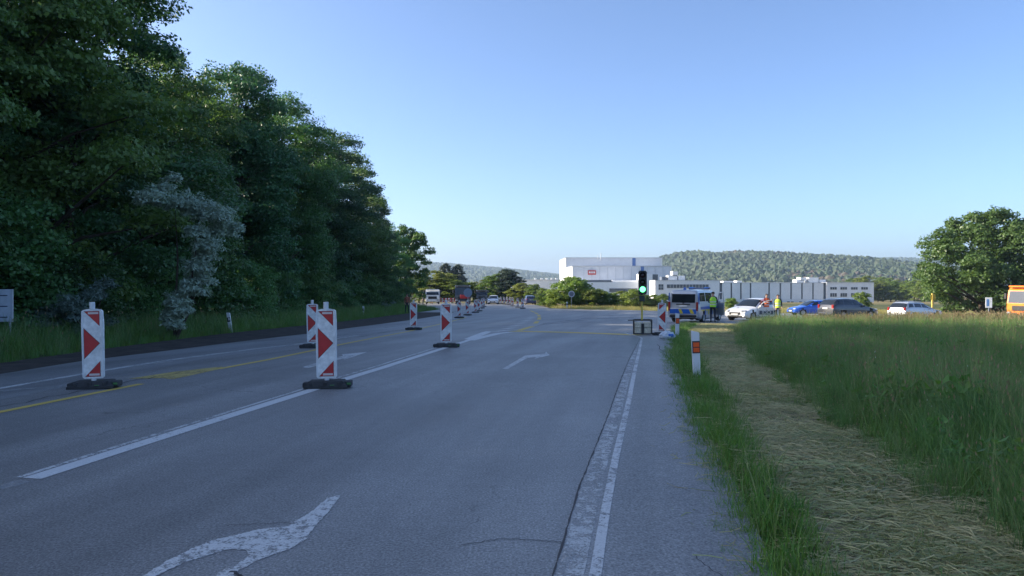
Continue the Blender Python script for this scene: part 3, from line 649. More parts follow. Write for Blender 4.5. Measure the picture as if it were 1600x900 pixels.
silver('silver_shrub', [(150, 448, 14), (140, 462, 16), (156, 466, 12), (128, 478, 18), (146, 484, 16), (108, 486, 16), (90, 492, 14), (72, 496, 14), (62, 500, 10), (120, 496, 16), (150, 496, 12), (118, 508, 14), (95, 506, 13), (142, 508, 12), (74, 508, 11), (128, 518, 10), (104, 518, 10)], 21.8,
       'low grey-leaved shrub behind the leftmost striped beacon', .13, 3600, (122, 506))
silver('silver_shrub', [(606, 478, 4), (600, 476, 4), (612, 474, 4), (604, 482, 4)], 74, 'small grey-leaved shrub at the far foot of the wood', .2, 700, (606, 486))

# sunlit trees at the bend
LK = [tree_kind(11, 4.2, .5, 40, 230, .36, L_LIT, 151 + i, limbs=14) for i in range(4)]
BK = [tree_kind(4.0, 2.2, .15, 18, 420, .26, L_LIT, 161 + i, tr=.07, limbs=8) for i in range(3)]
OK_ = tree_kind(12, 4.4, 1.2, 44, 330, .30, L_OAK, 171, limbs=24, tr=.25, lopsided=.30)
def at_px(px, Y): X = (px - CX) * Y / F; return (X, Y, gz(X, Y) - .08)
plant_tree('roadside_tree', OK_, at_px(636, 108), .6, (.84, .84, 1.0), 'sunlit tree standing alone past the end of the wood')
far_trees = [(655, 150, 6.0, .9, 'pale sunlit tree behind the white lorry'), (684, 152, 6.7, .95, 'rounded sunlit tree right of the white lorry'), (706, 150, 5.0, 1.1, 'bright yellow-green tree behind the dark lorry'),
             (734, 158, 4.5, 1.05, 'bright yellow-green tree just right of the dark lorry'), (757, 160, 5.2, .85, 'yellow-green tree behind the white oncoming car'), (775, 150, 6.0, .75, 'grey-green tree just left of the dark conifer'),
             (815, 140, 4.0, .8, 'small green tree above the far striped beacons'), (836, 138, 3.7, .7, 'small green tree above the dark car driving away'), (850, 128, 2.8, .8, 'low green tree right of the dark car driving away')]
for i, (px, Y, ht, sw, lab) in enumerate(far_trees):
    s = ht / 11; plant_tree('sunlit_tree', LK[i % 4], at_px(px, Y), rt.uniform(0, 6.28), (s * 2.0 * sw, s * 2.0 * sw, s), lab, group='sunlit trees at the bend')
CK = tree_kind(10, 3.0, .3, 44, 420, .30, L_DARK, 181, limbs=8, shape=.8, top=.97)
plant_tree('dark_conifer', CK, at_px(795, 150), 1, (1.1, 1.1, .68), 'dark conifer standing above the far striped beacons')
for px, ht, lab in ((697, 9.6, 'left of two slim spruce tops behind the dark lorry'), (716, 9.4, 'right of two slim spruce tops behind the dark lorry')):
    plant_tree('slim_spruce', CK, at_px(px, 185), 2, (.8, .8, ht / 10), lab, group='spruces behind the bend')
bushes = [(862, 104, 2.2, 1.1, 'bright bush at the left end of the hedge row'), (878, 97, 2.5, 1.2, 'large yellow-green bush left of the round sign'), (892, 100, 4.0, 1.0, 'tallest bush of the row, behind the round sign'), (908, 101, 2.8, .8, 'dark bush just right of the round sign'),
          (924, 97, 2.4, 1.0, 'rounded green bush right of the dark one'), (938, 98, 2.4, .8, 'pointed green bush midway along the row'), (954, 99, 2.0, .9, 'grey-green bush midway along the row'), (970, 100, 2.2, .85, 'loose grey-green bush left of the traffic light'),
          (988, 96, 2.4, 1.0, 'bright yellow-green bush left of the green light'), (1006, 98, 1.8, .9, 'bush directly behind the green traffic light'), (1022, 98, 1.8, .85, 'green bush right of the green traffic light'), (1038, 97, 1.9, .8, 'green bush at the left corner of the van'),
          (1142, 88, 1.6, .75, 'yellow-green bush between the van and the white car'), (1347, 96, 2.6, .55, 'small bright bush above the bonnet of the dark estate car'), (1190, 92, 1.3, .8, 'low bush behind the white car with the open door')]
for i, (px, Y, ht, sw, lab) in enumerate(bushes):
    s = ht / 4.0; plant_tree('hedge_bush', BK[i % 3], at_px(px, Y), rt.uniform(0, 6.28), (s * sw * 1.35, s * sw * 1.35, s), lab, 'bush', 'bushes beyond the junction')
RK = tree_kind(11.2, 6.9, .3, 84, 330, .28, L_OAK, 191, tr=.35, limbs=34, lopsided=.14, big=.95, shape=.62)
plant_tree('broad_tree', RK, at_px(1538, 78), .4, (.98, .98, 1.0), 'broad leafy tree by itself behind the orange lorry')
mids = sorted([(1330, 260, 8.5), (1352, 250, 9), (1372, 240, 7), (1392, 250, 7.5), (1410, 255, 7), (1428, 245, 7.5), (1444, 230, 7), (1380, 300, 10), (1400, 310, 9), (1460, 240, 8), (1485, 250, 8)])
for i, (px, Y, ht) in enumerate(mids):
    s = ht / 11; plant_tree('field_tree', LK[i % 4], at_px(px, Y), rt.uniform(0, 6.28), (s * 1.5, s * 1.5, s), ORD[i] + ' tree right of the factory in the distant field row', group='trees in the distant field row')

# ================================================================== HILLS
M_HILL = soil('hill_ground', [(.03, .05, .02), (.05, .07, .03), (.10, .085, .05)], .02, fine=.3)
L_HILL = leafmat('hill_trees', [(.036, .068, .026), (.046, .080, .032), (.056, .090, .036)], .15, .7, .05, .28, 1.0)
L_HILLB = leafmat('brown_hill_trees', [(.075, .06, .035), (.09, .07, .042)], .1, .7, .04, .4, 1.0)
def blob(nm, seed, mat, conic):
    r = np.random.default_rng(seed); bm = bmesh.new(); bmesh.ops.create_icosphere(bm, subdivisions=2, radius=1)
    for v in bm.verts:
        d = v.co.copy(); k = 1 + .22 * math.sin(d.x * 5 + seed) * math.sin(d.y * 6) + .14 * r.normal()
        q = (1 - .62 * max(0, d.z)) if conic else 1
        v.co = Vector((d.x * k * .42 * q, d.y * k * .42 * q, .5 + d.z * k * (.62 if conic else .5)))
    me = bpy.data.meshes.new(nm); bm.to_mesh(me); bm.free(); me.materials.append(mat); return proto(nm, me)
def hill(name, ridge, Yr, depth, Y0, label, nt_, hts, seed, browns=.0):
    """a rounded ridge whose skyline is given as (photo x, photo y) at distance Yr"""
    r = np.random.default_rng(seed); px = [a for a, _ in ridge]; pz = [H - (b - HOR) * Yr / F - hts[1] * .75 for _, b in ridge]
    xs = [(a - CX) * Yr / F for a in px]
    def hz(X, Y):
        top = np.interp(X, xs, pz); base = -9.0
        t = np.clip((Y - Y0) / (Yr - Y0), 0, 2); prof = np.where(t < 1, np.sin(np.clip(t, 0, 1) * math.pi / 2) ** 1.2, np.cos(np.clip((t - 1) * 1.2, 0, 1) * math.pi / 2))
        wob = 1 + .05 * np.sin(X * .012 + Y * .008) + .03 * np.sin(X * .03 - Y * .02)
        return base + (top - base) * prof * np.where(t < 1, wob - (wob - 1) * t, 1)
    gx, gy = np.meshgrid(np.linspace(xs[0], xs[-1], 90), np.linspace(Y0, Yr + depth, 40))
    o = obj(name, grid_mesh(name, gx, gy, hz(gx, gy), M_HILL)); tag(o, kind='structure', label=label)
    X = r.uniform(xs[0], xs[-1], nt_); t = r.uniform(0, 1, nt_); Y = Y0 + (Yr * 1.02 - Y0) * t; Z = hz(X, Y) - .5
    vi = r.choice(4, nt_, p=[.35, .3, .35 - browns, browns] if browns else [.4, .3, .3, 0.0])
    if browns:
        nb = np.sin(X * .02 + 1) + np.sin(Y * .015 + X * .011); vi = np.where((nb > 1.2) & (r.random(nt_) < .45), 3, np.where(vi == 3, 0, vi))
    s = scatter(name + '_wood', np.column_stack([X, Y, Z]), r.uniform(0, 6.28, nt_), r.uniform(hts[0], hts[1], nt_), vi,
                [blob('a_' + name, seed, L_HILL, False), blob('b_' + name, seed + 1, L_HILL, False), blob('c_' + name, seed + 2, L_HILL, True), blob('d_' + name, seed + 3, L_HILLB, False)])
    tag(s, kind='stuff', label='mixed wood covering the ' + label)
hill('right_hill', [(960, 446), (1000, 424), (1036, 402), (1052, 398.5), (1072, 395.5), (1088, 399), (1104, 400), (1136, 395.5), (1150, 398.5), (1172, 396.5), (1196, 399.5), (1220, 399), (1250, 402.5), (1280, 404), (1310, 410), (1340, 421), (1370, 434), (1400, 447)], 1150, 160, 700, 'wooded hill behind the factory', 15000, (5, 15), 3, .03)
hill('far_right_hill', [(1230, 430), (1290, 415), (1330, 407), (1375, 404), (1420, 407), (1470, 415), (1530, 420), (1620, 428), (1720, 436)], 2400, 300, 1500, 'bluish farther hill at the right', 9000, (9, 15), 8)
hill('left_hill', [(380, 420), (500, 412), (600, 409), (660, 411), (700, 412), (740, 416), (790, 420), (830, 425), (870, 430), (930, 434), (1010, 438)], 2600, 300, 1600, 'low bluish hill ridge left of the factory', 12000, (9, 15), 13)

# ================================================================== FACTORY
W_LIT = flat('sunlit_cladding', (.74, .74, .73), .6, var=.05, scale=.6); W_GREY = flat('grey_cladding', (.66, .67, .68), .55, var=.05, scale=.5)  # end walls coloured paler than the fronts, sunlight put into the cladding colour
W_PAN = flat('pale_panels', (.70, .71, .72), .55, var=.05, scale=.5); W_BLUE = flat('blue_cladding', (.06, .14, .36), .5); W_WIN = flat('window_glass', (.05, .065, .085), .12, var=.3, scale=.4, spec=.7)
W_GAP = flat('dark_cladding', (.10, .12, .15), .5); W_RED = flat('red_sign', (.50, .035, .03), .5); W_TRIM = flat('metal_trim', (.52, .53, .54), .4, .3); W_ROOFU = flat('roof_unit_white', (.70, .70, .68), .6)
def fx(px, Y): return (px - CX) * Y / F
def fz(py, Y): return H - (py - HOR) * Y / F
ZB = -9.0
def block(mb, x0, x1, y0, y1, z0, z1): mb.box(((x0+x1)/2, (y0+y1)/2, (z0+z1)/2), (x1-x0, y1-y0, z1-z0)); return mb
def ribs(parent, x0, x1, y, z0, z1, stp, name='cladding_rib'):
    """raised vertical seams between the cladding sheets"""
    me = block(MB(), -.09, .09, -.06, .06, 0, z1 - z0).mesh(name, W_TRIM); x = x0 + stp
    while x < x1 - .5 * stp: obj(name, me, parent, (x, y - .05, z0)); x += stp
hall = thing('factory_hall', 'tall grey factory hall with sunlit-white end wall and red sign', 'building', (fx(960, 340), 340, ZB)); hl = Vector(hall.location)
def hb(name, x0, x1, y0, y1, z0, z1, m, par=None):
    o = block(MB(), x0 - hl.x, x1 - hl.x, y0 - hl.y, y1 - hl.y, z0 - hl.z, z1 - hl.z).build(name, m, par or hall); return o
hb('upper_wall', 26, 72.4, 356, 400, ZB, 12.9, W_GREY); hb('end_wall', 25.85, 25.99, 356.2, 400, ZB, 12.85, W_LIT); hb('roof_edge', 25.7, 72.7, 355.7, 400.3, 12.9, 13.2, W_TRIM)
hb('lower_wall', 26.1, 68.6, 318, 355.9, ZB, 8.1, W_GREY); hb('end_wall', 25.9, 26.09, 318.2, 355.8, ZB, 8.0, W_LIT); hb('roof_edge', 25.8, 68.9, 317.7, 355.5, 8.1, 8.35, W_TRIM)
hb('blue_panel', fx(988, 356), fx(993, 356), 355.8, 355.99, 8.4, 12.85, W_BLUE); hb('blue_panel', fx(1001, 318), fx(1006, 318), 317.8, 317.99, 1, 8.05, W_BLUE)
hb('corner_trim', fx(1032.5, 356), fx(1034.6, 356), 355.7, 355.98, 8.4, 12.85, W_ROOFU)
sg = hb('sign_board', fx(918.5, 318), fx(931, 318), 317.6, 317.95, fz(429.3, 318), fz(422.3, 318), W_RED)
for a, b in ((920, 922.8), (923.6, 926), (926.8, 929.6)): hb('sign_letter', fx(a, 318), fx(b, 318), 317.5, 317.59, fz(427, 318), fz(424.2, 318), W_ROOFU, sg); 
for q in (912, 936, 957, 984, 1028): hb('roof_light', fx(q, 350), fx(q + 5, 350), 346, 349, 8.3, 8.75, W_ROOFU)
mst = MB(); mst.tube([(fx(939, 352) - hl.x, 12, 21), (fx(939, 352) - hl.x, 12, 24.2)], .18, 6); mst.build('antenna_mast', W_TRIM, hall)
mst = MB(); mst.tube([(fx(935, 352) - hl.x, 14, 21), (fx(935, 352) - hl.x, 14, 23.4)], .12, 6); mst.build('antenna_mast', W_TRIM, hall)
hb('front_wing', fx(905, 290), fx(1001, 290), 290, 317.4, ZB, 1.3, W_PAN); hb('clerestory', fx(905, 296), fx(955, 296), 296, 310, 1.3, 2.2, W_WIN); hb('skylight_band', fx(957, 296), fx(1000, 296), 296, 310, 1.3, 2.1, W_ROOFU)
hb('window_band', fx(952, 290), fx(996, 290), 289.8, 289.98, -2.6, -1.1, W_WIN); hb('stair_tower', fx(1001.5, 290), fx(1015, 290), 284, 300, ZB, 4.6, W_PAN); hb('glazed_corner', fx(1018, 292), fx(1028, 292), 292, 300, 0, 4.4, W_WIN)
ribs(sg.parent, fx(900, 318) - hl.x, fx(1049, 318) - hl.x, 318 - hl.y, 0 + 1, 8.0 - hl.z - .2, 3.4)
office = thing('office_block', 'long low pale factory block with dark vertical slots', 'building', (fx(1190, 230), 230, ZB)); ol = Vector(office.location)
def ob_(name, x0, x1, y0, y1, z0, z1, m, par=None): return block(MB(), x0 - ol.x, x1 - ol.x, y0 - ol.y, y1 - ol.y, z0 - ol.z, z1 - ol.z).build(name, m, par or office)
Z1 = fz(438.6, 230); Z2 = fz(442.2, 230); oy = 230
ob_('front_wall', fx(1024, oy), fx(1124.3, oy), oy, oy + 9, ZB, Z1, W_PAN); ob_('end_wall', fx(1024, oy) - .14, fx(1024, oy) - .01, oy + .1, oy + 9, ZB, Z1 - .05, W_LIT)
ob_('roof_edge', fx(1023.4, oy), fx(1125, oy), oy - .15, oy + 9.2, Z1, Z1 + .18, W_TRIM)
rb = ob_('ribbon_window', fx(1042, oy), fx(1107, oy), oy - .1, oy - .01, fz(450, oy), fz(444.4, oy), W_WIN)
for k in range(1, 13): ob_('mullion', fx(1042 + k*5, oy) - .05, fx(1042 + k*5, oy) + .05, oy - .16, oy - .11, fz(450, oy), fz(444.4, oy), W_TRIM, rb)
for a in (1029, 1033):
    for b in (444.2, 448.8): ob_('window', fx(a, oy), fx(a + 3.4, oy), oy - .1, oy - .01, fz(b + 4, oy), fz(b, oy), W_WIN)
ob_('slot_wall', fx(1124.5, oy), fx(1291, oy), oy + .6, oy + 30, ZB, Z2, W_GAP); ob_('plinth', fx(1124.5, oy), fx(1291, oy), oy + .1, oy + .59, ZB, fz(467.5, oy), W_GREY)
gaps = [1124.5, 1127.5, 1143, 1157.8, 1173, 1202, 1219.5, 1236.3, 1253.4, 1270.6, 1288]
for a, b in zip(gaps[1:-1], gaps[2:]): ob_('wall_panel', fx(a + 1.3, oy), fx(b - 1.3, oy), oy + .05, oy + .55, fz(467.4, oy), Z2 - .02, W_PAN)
for a in (1230, 1236, 1249, 1257): ob_('basement_window', fx(a, oy), fx(a + 4, oy), oy - .02, oy + .09, fz(474.5, oy), fz(471, oy), W_WIN)
ob_('roof_edge', fx(1125.2, oy), fx(1291, oy), oy - .05, oy + 30, Z2, Z2 + .15, W_TRIM)
ob_('end_block', fx(1291.2, oy), fx(1363.5, oy), oy - .3, oy + 26, ZB, Z2 + .05, W_PAN); ob_('corner_trim', fx(1361.6, oy), fx(1364.2, oy), oy - .5, oy - .31, ZB, Z2, W_ROOFU); ob_('roof_edge', fx(1290.8, oy), fx(1364.4, oy), oy - .5, oy + 26.2, Z2 + .06, Z2 + .24, W_TRIM)
for a in (1296.5, 1312.5, 1329, 1345):
    for b, hh in ((448.6, 3.8), (458, 5.6)):
        wn = ob_('window', fx(a, oy), fx(a + 10, oy), oy - .4, oy - .31, fz(b + hh, oy), fz(b, oy), W_WIN)
        for q in (3.2, 6.6): ob_('mullion', fx(a + q, oy) - .04, fx(a + q, oy) + .04, oy - .46, oy - .41, fz(b + hh, oy), fz(b, oy), W_TRIM, wn)
for x0, x1, y0, y1, m in ((1043, 1057, 430, 438, W_ROOFU), (1050, 1058, 424, 430, W_ROOFU), (1059, 1069, 431, 438, W_GREY), (1033, 1037, 432.5, 438, W_GAP), (1038, 1042, 433, 438, W_GAP), (1129, 1145, 439, 442, W_ROOFU), (1150, 1158, 438.5, 442, W_ROOFU), (1243, 1254, 437, 442, W_ROOFU), (1249, 1258, 433.8, 437, W_ROOFU), (1262, 1277, 433.5, 442, W_ROOFU), (1279, 1288, 437, 442, W_GREY)):
    ob_('roof_unit', fx(x0, oy + 5), fx(x1, oy + 5), oy + 4, oy + 7.5, fz(y1, oy + 5) - .3, fz(y0, oy + 5), m)
lowh = thing('low_hall', 'low grey hall with small white roof vents left of the factory', 'building', (fx(840, 420), 420, ZB)); ll = Vector(lowh.location)
block(MB(), fx(798, 420) - ll.x, fx(884, 420) - ll.x, 0, 30, 0, fz(437.5, 420) - ll.z).build('wall', W_GREY, lowh); block(MB(), fx(797, 420) - ll.x, fx(885, 420) - ll.x, -.3, 30.3, fz(437.5, 420) - ll.z, fz(436.8, 420) - ll.z).build('roof_edge', W_TRIM, lowh)
for q in (835, 845, 853, 861, 868): block(MB(), fx(q, 424) - ll.x, fx(q + 3.2, 424) - ll.x, 3, 7, fz(437, 424) - ll.z, fz(434.6, 424) - ll.z).build('roof_vent', W_ROOFU, lowh)

# ================================================================== ROADWORKS FURNITURE
M_PLATE = flat('beacon_white', (.64, .65, .65), .45, var=.24, scale=13); M_RED = flat('beacon_red', (.42, .018, .02), .4, var=.15); M_BLK = flat('outline_dark', (.05, .02, .02), .6)
M_RUB = flat('black_rubber', (.028, .03, .032), .8, var=.4, scale=9); M_PLGRN = flat('green_marking', (.05, .16, .05), .7); M_STUB = flat('white_plastic', (.62, .64, .66), .5); M_TXT = flat('print_white', (.60, .52, .50), .6)
def bz(u, v): return ((u - 244) / 593.0, (727 - v) / 593.0)
def make_beacon(label, flip=1):
    t = thing('striped_beacon', label, 'beacon')
    b = MB(); fp = [(-.31, -.17), (.31, -.17), (.31, .17), (-.31, .17)]; tp = [(-.24, -.12), (.24, -.12), (.24, .12), (-.24, .12)]
    vs = [(x, y, 0) for x, y in fp] + [(x, y, .035) for x, y in fp] + [(x, y, .105) for x, y in tp]
    b.add(vs, [(3, 2, 1, 0), (0, 1, 5, 4), (1, 2, 6, 5), (2, 3, 7, 6), (3, 0, 4, 7), (4, 5, 9, 8), (5, 6, 10, 9), (6, 7, 11, 10), (7, 4, 8, 11), (8, 9, 10, 11)])
    for x in (-.2, 0.0, .2): b.box((x, -.150, .066), (.055, .035, .05), bev=.006)
    b.box((.30, .0, .05), (.12, .2, .08), bev=.012); b.box((-.30, .0, .045), (.08, .16, .07), bev=.012)
    base = b.build('base', M_RUB, t)
    g = MB(); g.box((.33, -.106, .06), (.055, .012, .028)); g.box((.1, -.165, .05), (.06, .01, .012)); g.build('green_marking', M_PLGRN, base)
    st = MB(); st.tube([(0, 0, .09), (0, 0, .15)], .035, 10); st.build('stem', M_STUB, t)
    pl = MB(); w_, h_ = .145, 1.015; c = .022
    out = [(-w_ + c, 0), (w_ - c, 0), (w_, c), (w_ + .006, h_ * .8), (w_ - .004, h_ - .03), (w_ - .03, h_ - .012), (.05, h_), (-.05, h_), (-w_ + .03, h_ - .012), (-w_ + .004, h_ - .03), (-w_ - .006, h_ * .8), (-w_, c)]
    pl.prism([(x, z + .135) for x, z in out], 'y', -.022, .022); plate = pl.build('board', M_PLATE, t)
    rim = MB()
    for x in (-w_ + .012, w_ - .012): rim.box((x, -.026, .135 + h_ / 2), (.016, .008, h_ * .93))
    rim.build('board_rim', M_STUB, plate)
    for tri in ([(185, 147), (303, 147), (303, 270)], [(178, 298), (178, 548), (300, 423)], [(185, 708), (303, 708), (303, 582)]):
        p = [bz(*q) for q in tri]; cx = sum(q[0] for q in p) / 3; cz = sum(q[1] for q in p) / 3
        o1 = MB(); o1.prism([((cx + (x - cx) * 1.07) * flip, cz + (z - cz) * 1.07 + .135) for x, z in p], 'y', -.0245, -.0225); o1.build('dark_outline', M_BLK, plate)
        r1 = MB(); r1.prism([(x * flip, z + .135) for x, z in p], 'y', -.0268, -.0247); r1.build('red_field', M_RED, plate)
    for (u0, u1, v0, v1) in ((214, 298, 153, 170), (214, 298, 684, 702)):
        a, bq = bz(u0, v1), bz(u1, v0); m = MB(); m.box((flip * (a[0] + bq[0]) / 2, -.0285, .135 + (a[1] + bq[1]) / 2), (bq[0] - a[0], .002, bq[1] - a[1])); tx = m.build('print_strip', M_TXT, plate)
    lamp = MB(); lamp.tube([(0, 0, 1.14), (0, 0, 1.25)], [.037, .037], 12); lamp.box((0, 0, 1.20), (.066, .05, .09), bev=.01); lamp.build('handle_tube', M_STUB, t)
    return t
def place(t, px, py, rz=0.0, tilt=0.0):
    p = G(px, py); t.location = (p.x, p.y, p.z + .004); t.rotation_euler = (0, tilt, rz); return t
bcn = make_beacon('leftmost striped beacon, alone left of the yellow line'); place(bcn, 147, 606, R(8), R(-1.2)); bcn['group'] = 'red and white beacons along the roadworks'
bl = [(511, 605.5, 6, 0, 'largest striped beacon, standing on the white centre line'), (489, 543.5, 6, 0, 'striped beacon half hidden behind the largest one'), (646, 515.5, 2, .4, 'striped beacon on the yellow line below the end of the wood'),
      (697, 542.5, 4, 0, 'striped beacon at the tip of the painted white island'), (717.4, 497, 2, 0, 'first beacon of the close row in front of the dark lorry'), (730.4, 492.8, 3, 0, 'second beacon of the close row in front of the dark lorry'), (742.7, 488.6, 3, 0, 'third beacon of the close row, right of the dark lorry'),
      (748.4, 486.2, 2, 0, 'fourth beacon of the close row, right of the dark lorry'), (753, 481.6, 2, 0, 'fifth beacon of the close row, just left of the white car'), (756, 479.2, 2, 0, 'last and smallest beacon of the close row by the white car'),
      (816.4, 482.2, 0, 0, 'beacon nearest the dark car driving away'), (809, 480.4, 0, 0, 'second beacon left of the dark car driving away'), (801, 478.4, 0, 0, 'third beacon left of the dark car driving away'), (796.5, 476.6, 0, 0, 'fourth beacon left of the dark car driving away'),
      (792, 476.0, 0, 0, 'fifth beacon left of the dark car driving away'), (787.5, 475.5, 0, 0, 'sixth beacon left of the dark car driving away'), (782.5, 475.0, 0, 0, 'farthest beacon, just right of the white oncoming car')]
for px, py, rz, tl, lab in bl:
    c = copy_tree(bcn); c['label'] = lab; place(c, px, py, R(rz + random.uniform(-4, 4)), R(tl + random.uniform(-1.1, 1.1)))
rb_ = make_beacon('striped beacon with arrow to the left, beside the traffic light', -1); place(rb_, 1034, 524, R(-6), R(.6)); rb_['group'] = 'red and white beacons along the roadworks'

M_POST = flat('guide_post_white', (.64, .66, .68), .5, var=.08); M_ORG = flat('orange_reflector', (.75, .10, .015), .35); M_DK = flat('dark_plastic', (.03, .03, .035), .6)
def guide_post(px, py, hgt, label, style, rz=0.0, tilt=0.0, wdt=.12):
    p = G(px, py); t = thing('guide_post', label, 'guide post', (p.x, p.y, p.z - .06), rz, 'white guide posts'); t.rotation_euler = (0, tilt, rz)
    m = MB(); w2 = wdt / 2; m.prism([(-w2, 0), (w2, 0), (w2 * 1.05, hgt - .02), (w2 * .9, hgt), (-w2 * 1.0, hgt + .025), (-w2 * 1.05, hgt)], 'y', -.04, .04); m.build('post', M_POST, t)
    if style == 'orange':
        m = MB(); m.box((0, -.0425, hgt - .24), (wdt * 1.07, .006, .20)); bd = m.build('dark_band', M_DK, t)
        for z in (hgt - .20, hgt - .285): m = MB(); m.box((.004, -.048, z), (wdt * .84, .006, .072), bev=.002); m.build('reflector', M_ORG, bd)
    else:
        m = MB(); m.box((0, -.0425, hgt - .26), (wdt * 1.07, .006, .18)); bd = m.build('dark_band', M_DK, t)
        m = MB(); m.box((.01, -.048, hgt - .24), (.05, .006, .10), bev=.002); m.build('reflector', M_POST, bd)
    return t
guide_post(1089, 590, .80, 'nearest guide post with orange reflectors, in the verge grass', 'orange', R(-4), R(-2.2), .115)
guide_post(1058, 526, .84, 'guide post with orange reflectors in front of the van', 'orange', R(-4), R(.5))
guide_post(361, 518, .80, 'guide post with a dark band on the verge right of the silver tree', 'white', R(3), R(-8))
guide_post(568.5, 494, .84, 'guide post with a dark band far along the foot of the wood', 'white', 0, R(-3))
guide_post(886, 482, .85, 'small guide post in the dry grass below the round sign', 'white', 0, 0, .16)

# portable traffic light
M_HOUS = flat('signal_black', (.012, .013, .014), .45); M_YELP = flat('yellow_pole', (.52, .42, .06), .5, var=.25); M_CAGE = flat('cage_steel', (.05, .045, .04), .6, .2); M_BATT = flat('battery_beige', (.66, .60, .46), .7, var=.3, scale=12)
p = G(1004, 523.5); tl_ = thing('traffic_light', 'portable traffic light showing green on a cage trolley', 'traffic light', p, R(-8))
m = MB(); w_, d_, h_ = .62, .42, .50
for x in (-w_/2, w_/2):
    for y in (-d_/2, d_/2): m.box((x, y, .04 + h_/2), (.045, .045, h_))
for z in (.06, .04 + h_):
    for y in (-d_/2, d_/2): m.box((0, y, z), (w_ - .05, .04, .04))
    for x in (-w_/2, w_/2): m.box((x, 0, z), (.04, d_ - .05, .04))
m.box((0, 0, .045), (w_ - .06, d_ - .06, .02)); m.box((-.42, -.1, .53), (.2, .03, .03)); cage = m.build('trolley_cage', M_CAGE, tl_)
for x in (-.155, .155):
    for z in (.16, .37): m = MB(); m.box((x, 0, z), (.27, .34, .19), bev=.02); m.build('battery_case', M_BATT, tl_)
m = MB(); m.box((0, -.19, .25), (.10, .05, .34)); m.build('latch_plate', M_HOUS, tl_)
m = MB(); m.tube([(-.02, 0, .5), (-.02, 0, 1.42)], .032, 10); m.build('lower_pole', M_YELP, tl_)
m = MB(); m.box((-.02, 0, 1.30), (.20, .16, .20), bev=.02); m.build('control_box', flat('control_green', (.02, .035, .035), .5), tl_)
m = MB(); m.tube([(-.02, 0, 1.38), (-.02, 0, 1.5)], .03, 8); m.build('neck', M_HOUS, tl_)
m = MB(); m.prism([(-.145, 1.46), (.115, 1.46), (.145, 1.50), (.145, 2.24), (.10, 2.29), (-.10, 2.29), (-.145, 2.25)], 'y', -.13, .13); head = m.build('signal_head', M_HOUS, tl_)
for k, (z, mt) in enumerate(((2.13, flat('lens_red_off', (.03, .008, .008), .2)), (1.88, flat('lens_amber_off', (.03, .02, .006), .2)), (1.63, emit('lens_green_lit', (.10, 1.0, .30), 2.6)))):
    m = MB(); m.lathe([(0.0001, -.162), (.06, -.158), (.098, -.14), (.10, -.125)], 24, 'y', (-.0, 0, z)); ln = m.build('lens', mt, head, True)
    m = MB(); n = 14; vs = []; fs = []
    for i in range(n + 1):
        a = R(-20) + R(220) * i / n
        for rr, y in ((.112, -.13), (.118, -.13), (.118, -.27), (.112, -.27)): vs.append((rr * math.cos(a), y, z + rr * math.sin(a)))
        if i: 
            for q in range(4): fs.append(((i-1)*4+q, (i-1)*4+(q+1) % 4, i*4+(q+1) % 4, i*4+q))
    m.add(vs, fs); m.build('visor', M_HOUS, head)
# crumpled wrapping at the foot of the right-hand beacon
p = G(1042, 530); r = random.Random(4); bm = bmesh.new(); bmesh.ops.create_icosphere(bm, subdivisions=3, radius=.2)
for v in bm.verts: v.co = Vector((v.co.x * 1.25 * (1 + r.uniform(-.16, .16)), v.co.y * .8 * (1 + r.uniform(-.2, .2)), max(0, v.co.z * .75 * (1 + r.uniform(-.25, .25)) + .1)))
me = bpy.data.meshes.new('plastic_bag'); bm.to_mesh(me); bm.free(); me.materials.append(flat('bag_white', (.55, .6, .66), .4)); bag = obj('plastic_bag', me, None, p); tag(bag, 'crumpled white plastic bag with a blue patch below the beacon', 'bag')
m = MB(); m.box((.10, -.155, .13), (.16, .02, .10), bev=.008); m.build('blue_patch', flat('bag_blue', (.04, .16, .55), .5), bag)
m = MB(); m.box((0, 0, .02), (.42, .07, .03), R(28), .01); o = m.build('broken_board', flat('pale_wood', (.46, .42, .34), .8), None, loc=G(1050, 527)); tag(o, 'short pale board lying on the grass beside the plastic bag', 'board')
m = MB(); m.box((0, 0, .02), (.36, .06, .03), R(-28), .01); o = m.build('broken_board', flat('pale_wood', (.46, .42, .34), .8), None, loc=G(1041, 523.5)); tag(o, 'short pale board lying behind the plastic bag', 'board')

# signs
M_GALV = flat('galvanised', (.34, .36, .38), .45, .5); M_SBACK = flat('sign_back', (.30, .34, .40), .55, .2)
brd = P(-16, 478, 19.0); t = thing('notice_board', 'grey board cut off by the left photo edge', 'board', (brd.x, 19.0, gz(brd.x, 19.0) - .06), R(10))
zt_, zb_ = H - (452 - HOR) * 19.0 / F, H - (503 - HOR) * 19.0 / F; oz = t.location.z
m = MB(); m.box((0, 0, (zt_ + zb_) / 2 - oz), (1.1, .03, zt_ - zb_), bev=.008); pn = m.build('panel', flat('board_blue_grey', (.42, .48, .58), .45), t)
m = MB(); m.box((.545, -.02, (zt_ + zb_) / 2 - oz), (.02, .02, zt_ - zb_)); m.build('edge_trim', M_STUB, pn)
for k in range(3): m = MB(); m.box((.22, -.018, zt_ - oz - .16 - k * .28), (.40, .008, .028)); m.build('printed_bar', flat('bar_navy', (.03, .05, .12), .6), pn)
for x in (-.45, .45): m = MB(); m.tube([(x, .05, 0), (x, .05, zt_ - oz - .1)], .03, 8); m.build('leg', M_GALV, t)
